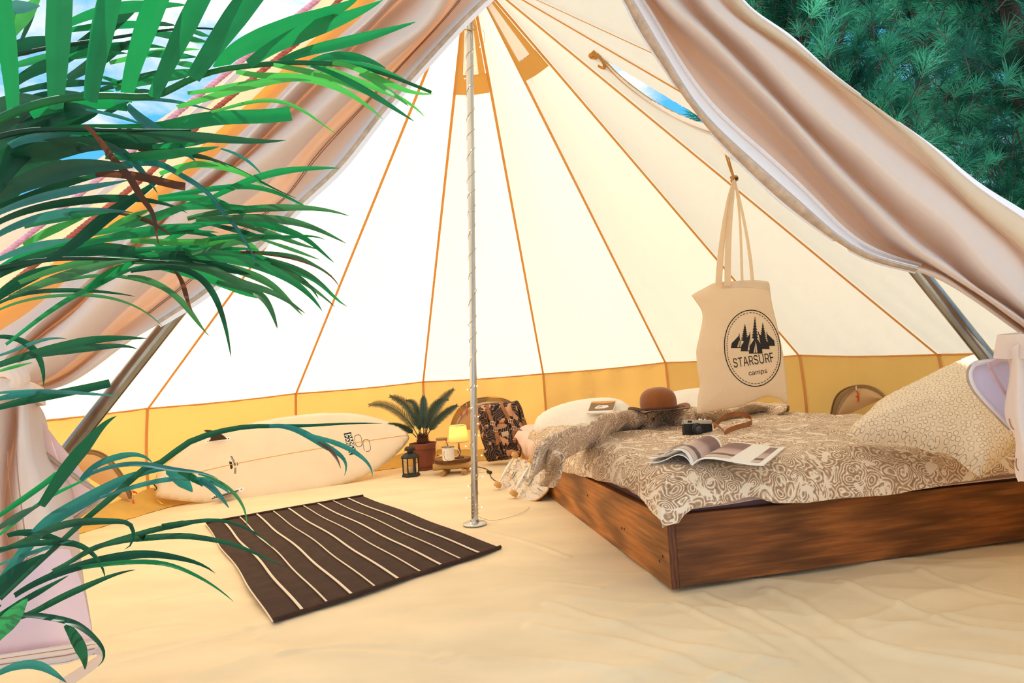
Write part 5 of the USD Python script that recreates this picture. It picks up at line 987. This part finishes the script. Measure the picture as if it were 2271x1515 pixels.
def cp(c, pts): x0, y0, s = CR[c]; return [(x/s+x0, y/s+y0) for x, y in pts]
palm = thing('palm_plant', 'large green palm with long arching leaflets in the left foreground', 'palm')
PALMN = [0]
def blade(px_, w, Y, mt, parent, cut=False, dY=.05):
    """one strap leaflet: a pleated, tapering ribbon along a curve"""
    n = 26; q = resample(px_, n); k = PALMN[0]; PALMN[0] += 1; t = np.linspace(0, 1, n)
    Ys = Y+.02*math.sin(k*2.4)+dY*(t-.3)*(1 if k % 3 else -1)
    c = np.array([at_y(x, y, yy) for (x, y), yy in zip(q, Ys)]); tg = np.gradient(c, axis=0); view = EYE-c
    s = np.cross(tg, view); s /= np.linalg.norm(s, axis=1, keepdims=True); nn = np.cross(s, tg); nn /= np.linalg.norm(nn, axis=1, keepdims=True)
    prof = np.minimum(1, .55+1.2*t)*(1 if cut else np.clip((1-t)/.42, 0, 1)**.75); W = (w*Y/FPX*prof)[:, None]+.0003
    a = .42*math.sin(k*1.7); s2_ = s*math.cos(a)+nn*math.sin(a); W = W/max(.8, abs(math.cos(a)))
    fold = .16*W
    P = np.stack([c-s2_*W*.5, c-s2_*W*.25-nn*fold*.35, c-nn*fold, c+s2_*W*.25-nn*fold*.35, c+s2_*W*.5], 1)
    return obj('leaflet', sheet(P), LM[mt], parent, smooth=True)
def rachis(px_, Y, r, mt='g'):
    q = resample(px_, 40); c = np.array([at_y(x, y, Y) for x, y in q]); return obj('frond', tube(c, np.linspace(r, r*.35, 40), 8), LM[mt], palm, smooth=True)
FA = rachis(cp('A', [(-600, 1700), (-100, 1300), (400, 1090), (900, 1010), (1300, 1010), (1640, 1000), (1900, 880), (2271, 740)])+cp('B', [(560, 605), (850, 585), (1100, 590), (1400, 610), (1700, 680), (2000, 790), (2170, 860)]), .52, .0042)
for c, w, pts, m in (('A', 175, [(140, 1230), (100, 700), (50, 300), (-60, -1000)], 'g'), ('A', 232, [(585, 1140), (600, 700), (615, 300), (670, -1000)], 'g'), ('A', 200, [(950, 1060), (1000, 700), (1070, 350), (1300, -1000)], 'g'), ('A', 205, [(1320, 1060), (1400, 700), (1530, 300), (2000, -1000)], 'g'), ('A', 185, [(1610, 1020), (1760, 680), (1950, 280), (2600, -1000)], 'g'),
    ('B', 195, [(-50, 730), (150, 430), (330, 180), (1050, -800)], 'g'), ('B', 185, [(180, 650), (330, 490), (620, 350), (1000, 210), (1500, -20)], 'g'), ('B', 130, [(470, 600), (700, 440), (1050, 280), (1720, 0)], 'g'), ('B', 95, [(760, 585), (950, 500), (1300, 410), (1750, 290), (2025, 205)], 'g'), ('B', 70, [(1030, 590), (1200, 530), (1450, 530), (1750, 640)], 'g'),
    ('B', 55, [(1250, 590), (1500, 650), (1800, 790), (2190, 875)], 'l'), ('B', 55, [(1000, 600), (1250, 660), (1550, 780), (1850, 900), (2110, 1090)], 'l'), ('B', 55, [(1050, 610), (1350, 730), (1700, 930), (2010, 1130)], 'g'), ('B', 60, [(700, 605), (1100, 690), (1500, 830), (1800, 1010)], 'l'), ('B', 70, [(350, 665), (800, 715), (1100, 750), (1450, 900), (1720, 1110)], 'l'), ('B', 40, [(1500, 690), (1750, 830), (1960, 990)], 'l'), ('B', 50, [(1100, 595), (1450, 595), (1750, 670), (2000, 790)], 'g'),
    ('B', 50, [(-100, 870), (350, 800), (800, 730), (1000, 718)], 'l'), ('B', 60, [(-200, 1000), (300, 850), (700, 760), (1050, 750)], 'l'), ('B', 34, [(120, 1045), (450, 960), (700, 940), (870, 980), (1050, 1080), (1290, 1250)], 'l')):
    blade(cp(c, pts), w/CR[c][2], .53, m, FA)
FB = rachis(cp('A', [(-700, 900), (0, 620), (700, 470), (1300, 380), (1900, 300), (2400, 330)]), .70, .003, 'd')
for w, pts, m in ((130, [(90, 400), (180, 250), (300, 100), (430, -60)], 'l'), (110, [(700, 260), (1000, 140), (1500, 60), (1960, 50)], 'g'), (75, [(700, 320), (1000, 280), (1450, 255), (1850, 265)], 'g'), (150, [(-80, 600), (300, 480), (720, 395)], 'd'), (95, [(150, 690), (480, 610), (900, 560), (1340, 560)], 'g'), (110, [(690, 580), (960, 400), (1180, 260), (1500, 20)], 'd'), (110, [(150, 880), (460, 700), (720, 600), (960, 460)], 'd'), (115, [(700, 830), (920, 700), (1200, 530), (1400, 420)], 'd'), (80, [(730, 600), (920, 545), (1340, 480), (1740, 500)], 'g'),
    (60, [(1150, 660), (1300, 625), (1600, 560), (2100, 520)], 'l'), (75, [(1550, 340), (1780, 370), (2180, 440)], 'g'), (75, [(1500, 560), (1690, 570), (2070, 600)], 'g'), (60, [(1850, 660), (1990, 680), (2100, 700)], 'g'), (100, [(1200, 930), (1500, 850), (1800, 790), (2271, 740)], 'g'), (70, [(200, 960), (480, 900), (900, 870), (1250, 880)], 'd'), (40, [(1600, 240), (1840, 265)], 'd'), (45, [(1980, 320), (2200, 380)], 'g'), (55, [(1950, 400), (2160, 445)], 'l'), (45, [(1050, 800), (1250, 870), (1500, 960)], 'g'), (120, [(-60, 100), (100, 80), (420, 60)], 't'), (40, [(210, 460), (300, 250), (370, 60), (400, -80)], 'd'), (30, [(40, 810), (140, 640), (230, 400)], 't'), (60, [(1000, 960), (1250, 880), (1500, 800), (1760, 720)], 'd'), (120, [(720, 1060), (900, 1020), (1200, 960)], 'g'), (70, [(1100, 1190), (1300, 1060), (1560, 960), (1640, 1010)], 'd')):
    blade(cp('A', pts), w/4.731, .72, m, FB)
FC = rachis(cp('C', [(-900, 900), (-300, 500), (300, 330), (900, 320), (1500, 330), (2000, 330)]), .60, .004, 'd')
for w, pts, m, cut in ((240, [(-250, 620), (200, 270), (500, 155), (820, 110), (1060, 140)], 'd', 0), (210, [(-100, 1000), (200, 560), (480, 330), (800, 220), (1040, 140)], 'd', 0), (125, [(330, 170), (700, 60), (1000, 40), (1330, 65)], 'g', 1), (120, [(1330, 60), (1500, 220), (1700, 370), (1850, 480), (2055, 655)], 't', 0), (34, [(900, 110), (1300, 200), (1540, 285)], 't', 0), (34, [(1200, 40), (1550, 0), (1800, 20), (2290, 135)], 't', 0), (210, [(-200, 1100), (150, 700), (450, 560), (800, 480), (1080, 480), (1330, 570)], 'd', 0), (110, [(100, 490), (500, 400), (800, 430), (1050, 470), (1250, 540), (1400, 660), (1560, 850), (1655, 990)], 't', 0),
    (150, [(500, 360), (1200, 330), (1700, 310), (2000, 240), (2400, 190), (2900, 170), (3050, 150)], 'g', 1), (110, [(500, 420), (1100, 420), (1600, 400), (2100, 400), (2500, 430), (3000, 430)], 'd', 0), (95, [(800, 530), (1400, 480), (1900, 560), (2290, 650)], 'd', 0), (70, [(600, 730), (1300, 690), (1700, 690), (1900, 800), (2130, 950), (2290, 1100)], 't', 0), (185, [(-150, 1080), (300, 860), (700, 740), (1100, 700), (1400, 720)], 'd', 0), (75, [(-30, 1130), (400, 980), (900, 830), (1250, 770)], 'd', 0), (85, [(1000, 790), (1250, 790), (1500, 820), (1750, 880), (1945, 918)], 'b', 1), (80, [(-50, 1210), (300, 1070), (800, 950), (1350, 850)], 't', 0),
    (85, [(-50, 1310), (400, 1140), (900, 1060), (1300, 1040), (1600, 1070), (1880, 1150), (1965, 1195)], 'd', 0), (80, [(-50, 1440), (300, 1280), (700, 1190), (1150, 1170), (1400, 1190)], 't', 0), (70, [(250, 1340), (700, 1240), (1150, 1190)], 'g', 0), (115, [(500, 1680), (900, 1420), (1150, 1210), (1400, 1040), (1720, 790)], 'd', 0), (75, [(250, 1530), (560, 1370), (880, 1250)], 'l', 0), (85, [(900, 1420), (1400, 1310), (1700, 1210), (2290, 1000)], 'g', 0), (75, [(900, 1520), (1500, 1390), (1900, 1350), (2290, 1300)], 'g', 0), (60, [(1150, 1350), (1350, 1250), (1600, 1150)], 'l', 0), (45, [(1250, 1200), (1500, 1260), (1700, 1360), (1800, 1440)], 'b', 0), (60, [(1850, 790), (2000, 690), (2200, 690), (2300, 700)], 'l', 0), (45, [(1450, 530), (1700, 560), (2000, 580), (2400, 720)], 'b', 0), (100, [(1100, 600), (1500, 600), (1900, 560), (2300, 500)], 'g', 0), (70, [(1600, 500), (1900, 470), (2300, 420)], 'g', 0)):
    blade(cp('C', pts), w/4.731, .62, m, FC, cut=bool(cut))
for w, pts in ((300, [(-300, 900), (100, 480), (400, 300), (700, 230)]), (260, [(-300, 300), (0, 150), (350, 60), (600, 60)]), (240, [(-300, 1300), (50, 950), (350, 720), (650, 640)]), (200, [(-100, 780), (250, 520), (560, 420), (900, 380)]), (90, [(100, 100), (350, 0), (700, -50), (1000, -20)])): blade(cp('C', pts), w/4.731, .66, 'd', FC)
blade(cp('C', [(890, 280), (1060, 450), (1200, 640), (1350, 810), (1480, 1020), (1600, 1200), (1640, 1380), (1665, 1530)]), 72/4.731, .56, 'b', FC)
FD = rachis(cp('E', [(-900, 1100), (-200, 700), (400, 560), (1100, 540), (1800, 580), (2300, 620)]), .70, .004, 'd')
for c, w, pts, m, cut in (('D', 75, [(-30, 300), (250, 210), (550, 190), (800, 240), (1050, 340), (1235, 465)], 'l', 0), ('D', 78, [(500, 640), (900, 440), (1300, 300), (1700, 240), (2125, 232)], 'g', 0), ('D', 65, [(-50, 580), (400, 510), (800, 460), (1100, 460), (1400, 540), (1810, 745)], 'g', 0), ('D', 80, [(-50, 610), (300, 590), (600, 620), (850, 720), (1170, 880)], 'g', 0), ('D', 80, [(-60, 860), (300, 700), (700, 690), (1250, 690)], 'g', 0), ('D', 85, [(300, 840), (700, 760), (1100, 720), (1500, 705), (1850, 720), (2245, 808)], 'o', 0), ('D', 90, [(400, 850), (900, 830), (1300, 840), (1700, 910), (2000, 1030), (2205, 1135)], 'o', 0),
    ('D', 105, [(-80, 1170), (200, 1020), (500, 890), (800, 850), (1100, 870), (1400, 950), (1700, 1070), (1850, 1180), (2065, 1370)], 'g', 0), ('D', 60, [(600, 910), (900, 980), (1230, 1065)], 'd', 0), ('D', 62, [(800, 880), (1200, 980), (1500, 1090), (1880, 1205)], 'o', 0), ('D', 62, [(150, 1210), (600, 1080), (1000, 1050), (1500, 1060), (1800, 1050), (1950, 1090)], 'g', 0), ('D', 66, [(350, 1260), (800, 1140), (1200, 1070), (1560, 1060)], 'o', 0), ('D', 36, [(-20, 45), (250, 50), (600, 130), (1000, 300), (1250, 430), (1610, 595)], 'd', 0), ('D', 50, [(-30, 200), (200, 290), (450, 450), (600, 590), (700, 720), (850, 900), (970, 1070), (1135, 1365)], 't', 0), ('D', 32, [(700, 0), (1000, 130), (1225, 355)], 't', 0), ('D', 42, [(1200, 1090), (1500, 1190), (1885, 1330)], 'o', 0), ('D', 38, [(1000, 1225), (1400, 1260), (1700, 1330), (1900, 1440), (2035, 1525)], 'o', 0),
    ('G', 80, [(-50, 160), (500, 180), (900, 170), (1200, 200), (1320, 330), (1450, 470), (1525, 545)], 'l', 0), ('G', 95, [(250, 230), (700, 290), (1100, 310), (1400, 390), (1700, 480), (1900, 580), (2100, 760), (2225, 855)], 'g', 0), ('G', 100, [(350, 300), (800, 330), (1200, 390), (1500, 500), (1750, 660), (1963, 900)], 'g', 0), ('G', 84, [(550, 320), (1000, 450), (1200, 510), (1450, 640), (1620, 800), (1755, 945)], 'o', 0), ('G', 130, [(250, 330), (700, 360), (1000, 460), (1210, 512)], 'd', 0), ('G', 88, [(-50, 380), (400, 390), (800, 470), (1100, 600), (1400, 690), (1640, 820), (1785, 925)], 'o', 0), ('G', 135, [(150, 400), (500, 470), (900, 580), (1150, 670), (1310, 705)], 'g', 1), ('G', 62, [(-50, 480), (300, 440), (600, 500), (750, 620), (880, 850), (950, 1080), (1005, 1385)], 'd', 0),
    ('G', 74, [(850, 590), (1150, 660), (1320, 740), (1430, 900), (1492, 1085)], 'o', 0), ('G', 48, [(-80, 535), (150, 570), (350, 680), (550, 860), (700, 1070), (765, 1155)], 'o', 0), ('G', 44, [(415, 480), (500, 620), (560, 820), (605, 905)], 'b', 0), ('G', 55, [(1200, 320), (1500, 440), (1750, 570), (1922, 772)], 'o', 0), ('G', 44, [(1250, 410), (1700, 560), (1900, 690), (2095, 855)], 'o', 0), ('G', 38, [(1100, 280), (1600, 330), (1900, 430), (2080, 560), (2142, 645)], 'b', 0), ('G', 54, [(1250, 310), (1650, 440), (1900, 570), (2063, 745)], 'o', 0), ('G', 60, [(0, 250), (400, 240), (900, 240), (1300, 250)], 'g', 0), ('G', 70, [(0, 60), (300, 40), (700, 80), (1000, 180)], 'd', 0), ('G', 80, [(0, 330), (500, 280), (900, 290), (1200, 340)], 'g', 0),
    ('E', 135, [(-150, 780), (300, 560), (700, 470), (1100, 440), (1500, 490), (1850, 570), (2230, 660)], 'd', 0), ('E', 95, [(-60, 680), (350, 480), (700, 370), (900, 320)], 'g', 0), ('E', 70, [(-40, 560), (300, 430), (800, 330)], 't', 0), ('E', 80, [(200, 790), (620, 640), (1000, 560), (1500, 560), (1900, 620), (2290, 775)], 'o', 0), ('E', 115, [(-100, 1000), (250, 760), (480, 660), (720, 610)], 'd', 0), ('E', 84, [(100, 950), (500, 780), (900, 650), (1100, 600), (1450, 550)], 'o', 0), ('E', 34, [(-40, 1090), (400, 950), (800, 920), (1100, 940), (1400, 1030), (1710, 1255)], 'o', 0), ('E', 44, [(-40, 1020), (300, 900), (700, 870), (1000, 880), (1420, 935)], 'd', 0), ('E', 48, [(60, 1440), (400, 1180), (800, 920), (1050, 800), (1300, 680), (1750, 610)], 'g', 0), ('E', 36, [(200, 870), (700, 760), (1150, 715), (1450, 760), (1750, 880), (1950, 1070), (2205, 1355)], 'o', 0), ('E', 95, [(900, 870), (1200, 680), (1450, 560)], 'g', 0), ('E', 75, [(900, 380), (1400, 260), (1900, 200), (2300, 180)], 'g', 0), ('E', 80, [(600, 470), (1100, 330), (1700, 260), (2300, 260)], 'g', 0)):
    blade(cp(c, pts), w/CR[c][2], .72, m, FD, cut=bool(cut))
FE = rachis(cp('H', [(-900, 1400), (-500, 1000), (-100, 600)]), .80, .004, 'd')
for w, pts, m, cut in ((95, [(-60, 440), (350, 310), (700, 220), (1000, 160), (1300, 140), (1545, 145)], 'd', 0), (78, [(250, 350), (800, 260), (1100, 230), (1300, 225), (1442, 256)], 'd', 0), (60, [(-40, 130), (200, 160), (350, 260), (430, 400), (455, 645)], 'd', 0), (88, [(-80, 890), (400, 770), (800, 690), (1152, 615)], 'd', 1), (42, [(-40, 720), (300, 700), (700, 710), (1000, 730), (1260, 752)], 't', 0), (64, [(-60, 790), (300, 725), (490, 712)], 't', 0), (34, [(-40, 500), (200, 430), (340, 398)], 'l', 0), (36, [(-40, 330), (200, 250), (420, 170), (700, 150)], 't', 0)):
    blade(cp('H', pts), w/4.731, .80, m, FE, cut=bool(cut))
FF = rachis(cp('J', [(-1100, 1500), (-700, 1200), (-200, 850), (0, 700)]), .80, .005, 'g')
PX = lambda *a: sum([cp(c, p) for c, p in a], [])
for w, pts, m, cut in ((125/4.731, cp('I', [(430, 580), (600, 330), (760, 110), (920, -80)])+cp('H', [(1060, 1080), (1225, 958)]), 'd', 0), (58/4.731, cp('I', [(-60, 720), (250, 500), (420, 380), (600, 240)]), 'g', 1), (64/4.731, cp('I', [(-60, 840), (200, 680), (440, 560)]), 'd', 0), (36/4.731, cp('I', [(-60, 920), (350, 600), (600, 440), (900, 290), (1050, 140)]), 'g', 0), (66/4.731, cp('I', [(850, 310), (1000, 160), (1250, 60), (1420, 40), (1530, 70), (1602, 132)]), 't', 0), (48/4.731, cp('I', [(860, 290), (1250, 150), (1500, 140), (1800, 190), (2100, 230), (2290, 295)]), 't', 0),
    (135/4.731, cp('I', [(-20, 1390), (300, 980), (500, 760), (750, 600), (1000, 460), (1300, 300), (1550, 220), (1850, 185)]), 't', 0), (48/4.731, cp('I', [(1050, 490), (1400, 380), (1700, 310), (2000, 290), (2290, 345)]), 't', 0), (74/4.731, cp('I', [(-40, 1060), (400, 880), (700, 770), (950, 740), (1200, 740), (1370, 780), (1400, 860), (1308, 1035)]), 'd', 0), (74/4.731, cp('I', [(80, 890), (300, 860), (550, 910), (730, 955)]), 'd', 0), (58/4.731, cp('I', [(-40, 1040), (300, 980), (600, 960), (850, 1000), (980, 1090), (1105, 1345)]), 'd', 0), (42/4.731, cp('I', [(-40, 1205), (250, 1100), (550, 1000), (775, 938)]), 't', 0),
    (62/4.731, PX(('I', [(0, 1560), (400, 1180), (700, 900), (1000, 630), (1350, 330), (1600, 150)]), ('K', [(200, 545), (420, 390), (700, 265), (1000, 200), (1400, 190), (1800, 175), (2300, 165)])), 'd', 0), (160/4.731, cp('I', [(-150, 1600), (100, 1350), (300, 1200), (490, 1075)]), 'd', 0),
    (56/4.731, PX(('I', [(400, 1370), (800, 1130), (1100, 980), (1400, 890), (1700, 810), (2000, 750)]), ('K', [(250, 1125), (600, 1075), (850, 1080), (1050, 1150), (1285, 1325)])), 'd', 0), (58/4.731, PX(('I', [(550, 1260), (900, 1060), (1200, 960), (1500, 910)]), ('K', [(0, 1240), (300, 1218), (600, 1230), (900, 1290), (1150, 1390), (1420, 1515)])), 'd', 0),
    (88/4.731, cp('I', [(150, 1520), (500, 1330), (900, 1190), (1200, 1120), (1550, 1085), (1850, 1120), (2100, 1190), (2262, 1287)]), 'd', 0), (44/4.731, PX(('I', [(250, 1440), (700, 1260), (1100, 1190), (1450, 1165), (1750, 1190), (2000, 1280)]), ('J', [(2271, 515), (2450, 660)])), 'g', 0), (58/4.731, cp('J', [(-40, 820), (300, 620), (720, 385)]), 'd', 0), (68/4.731, cp('J', [(50, 850), (350, 770), (600, 640), (900, 500), (1100, 415), (1420, 325)]), 'd', 0), (55/4.731, cp('J', [(-40, 850), (300, 800), (550, 830), (800, 900), (980, 1030), (1090, 1190), (1028, 1342)]), 'd', 0), (95/4.731, cp('J', [(700, 900), (800, 1060), (860, 1180), (892, 1375)]), 'd', 0), (80/4.731, cp('J', [(-60, 1440), (200, 1330), (400, 1330), (550, 1400), (700, 1510)]), 't', 0), (160/4.731, cp('J', [(-80, 1080), (120, 830), (290, 625)]), 'g', 0),
    (60/4.2056, cp('K', [(1250, 190), (1600, 270), (1800, 390), (1930, 480), (1950, 655)]), 't', 0), (44/4.2056, cp('K', [(1600, 265), (1900, 360), (2100, 470), (2200, 590), (2210, 665)]), 't', 0), (26/4.2056, cp('K', [(1700, 340), (1850, 450), (1915, 585)]), 'b', 0), (115/4.2056, cp('K', [(300, 600), (430, 690), (535, 805)]), 't', 0), (60/4.2056, cp('K', [(400, 615), (560, 690), (632, 755)]), 'd', 0), (50/4.2056, cp('K', [(450, 690), (650, 720), (780, 830), (875, 955)]), 't', 0), (46/4.2056, cp('K', [(550, 680), (750, 720), (885, 825)]), 't', 0), (26/4.2056, cp('K', [(590, 635), (800, 720), (950, 850), (1040, 1125)]), 'o', 0)):
    blade(pts, w, .80, m, FF, cut=bool(cut))
# ================================================================== pines behind the tent
M_bark2 = plain('pine_bark', (.10, .06, .045), .95, var=.5, scale=30, bump=.5, bscale=40)
M_needle = leafmat('pine_needles', (.020, .17, .105), (.02, .26, .13), .3); M_needle2 = leafmat('pine_needles_dark', (.012, .085, .065), (.01, .13, .08), .3); M_needle3 = leafmat('pine_needles_highlit', (.09, .46, .28), (.07, .46, .25), .3)  # the last, brighter set has highlights on the tufts put into its colour
def tuft(c, d, L, n, rng):
    d = nrm(d); a = nrm(np.cross(d, [.31, .2, .93])); b = np.cross(d, a)
    th = rng.uniform(0, 2*np.pi, n); al = rng.uniform(.12, 1.0, n)**.8*1.15; s0 = rng.uniform(-.45, .15, n)[:, None]*L
    e = np.cos(al)[:, None]*d+np.sin(al)[:, None]*(np.cos(th)[:, None]*a+np.sin(th)[:, None]*b); base = c+d*s0; ln = L*rng.uniform(.7, 1.1, n)[:, None]
    tip = base+e*ln+[0, 0, -.02]; w = np.cross(e, rng.normal(size=(n, 3))); w /= np.linalg.norm(w, axis=1, keepdims=True); w *= .0024
    m = base+e*ln*.5; V = np.stack([base-w*.6, base+w*.6, m+w, tip, m-w], 1).reshape(-1, 3); k = np.arange(n)[:, None]*5
    return V, np.vstack([k+[0, 1, 2], k+[0, 2, 4], k+[4, 2, 3]])
for ti, (px_, Y, hgt, n1, lab) in enumerate((((1800, 260), 5.2, 5.6, 640, 'nearest pine tree with long pale needle tufts right of the tent'), ((2290, 300), 5.3, 6.0, 640, 'dense dark pine tree at the right edge behind the tent'), ((2040, 80), 7.7, 8.0, 900, 'farther pine tree whose crown fills the gap between the two nearer pines'))):
    rng = np.random.default_rng(40+ti); base = at_y(*px_, Y); tr = thing('pine_tree', lab, 'tree', loc=(base[0], base[1], 0))
    obj('trunk', tube([(0, 0, -.05), (.05, .02, hgt*.35), (-.04, .05, hgt*.7), (.0, 0, hgt)], [.14, .11, .07, .02], 10), M_bark2, tr)
    vs_ = {0: [], 1: [], 2: []}; fs_ = {0: [], 1: [], 2: []}; nn_ = {0: 0, 1: 0, 2: 0}; brs = []
    nb2 = 44
    for k in range(nb2):
        z0 = rng.uniform(.27, .97)*hgt; a = k*2.4+rng.uniform(-.3, .3); Lb = (1.0-.35*z0/hgt)*rng.uniform(.9, 1.5)*(1.25 if ti == 2 else 1.)
        d = np.array([math.cos(a), math.sin(a), rng.uniform(.0, .45)]); p = np.array([[0, 0, z0]+d*Lb*t+np.array([0, 0, .18*Lb*t*t]) for t in np.linspace(0, 1, 9)])
        brs.append(tube(p, np.linspace(.028, .006, 9), 5))
        for j in range(int(n1/nb2*3.0)):
            t = rng.uniform(.18, 1.0); c = p[0]+(p[-1]-p[0])*t+np.array([0, 0, .18*Lb*(t*t-t)])+rng.normal(size=3)*[.24, .24, .17]*(.4+.6*t)
            dd = nrm(d*.6+rng.normal(size=3)*.45+[0, 0, .65]); kind = 2 if rng.random() < .34 else (1 if rng.random() < .4 else 0)
            v, f = tuft(c, dd, rng.uniform(.14, .22), 50, rng); vs_[kind].append(v); fs_[kind].append(f+nn_[kind]); nn_[kind] += len(v)
            brs.append(tube([c-dd*.2, c], .004, 3))
    obj('branches', brs, M_bark2, tr, kind='stuff')
    for kind, mt in ((0, M_needle), (1, M_needle2), (2, M_needle3)): obj('needles', (np.vstack(vs_[kind]), np.vstack(fs_[kind])), mt, tr, smooth=False, kind='stuff')
# far trees at the left edge
for (x, y, r, h_, lab) in ((38, 545, 1.15, 12.0, 'small round treetop far away at the left edge of the view'), (4, 560, 1.6, 11.3, 'low dark treetop far away beside the round one')):
    rng = np.random.default_rng(int(x)); c = at_y(x, y, 42. if x > 10 else 58.); tr = thing('distant_tree', lab, 'tree', loc=(c[0], c[1], 0))
    obj('trunk', tube([(0, 0, 0), (.1, 0, c[2]*.6), (0, 0, c[2])], [.25, .18, .08], 8), M_bark2, tr)
    n = 1500; p = rng.normal(size=(n, 3)); p /= np.linalg.norm(p, axis=1, keepdims=True); p *= (rng.random(n)**.4)[:, None]*[r, r, r*.75]; p = p+.35*np.round(p*1.2)/1.2
    a, b = rng.normal(size=(n, 3))*.16, rng.normal(size=(n, 3))*.16; V = np.stack([p-a, p-b, p+a, p+b], 1).reshape(-1, 3)+[0, 0, c[2]]; k = np.arange(n)[:, None]*4
    obj('foliage', (V, np.vstack([k+[0, 1, 2], k+[0, 2, 3]])), M_needle2, tr, smooth=False, kind='stuff')
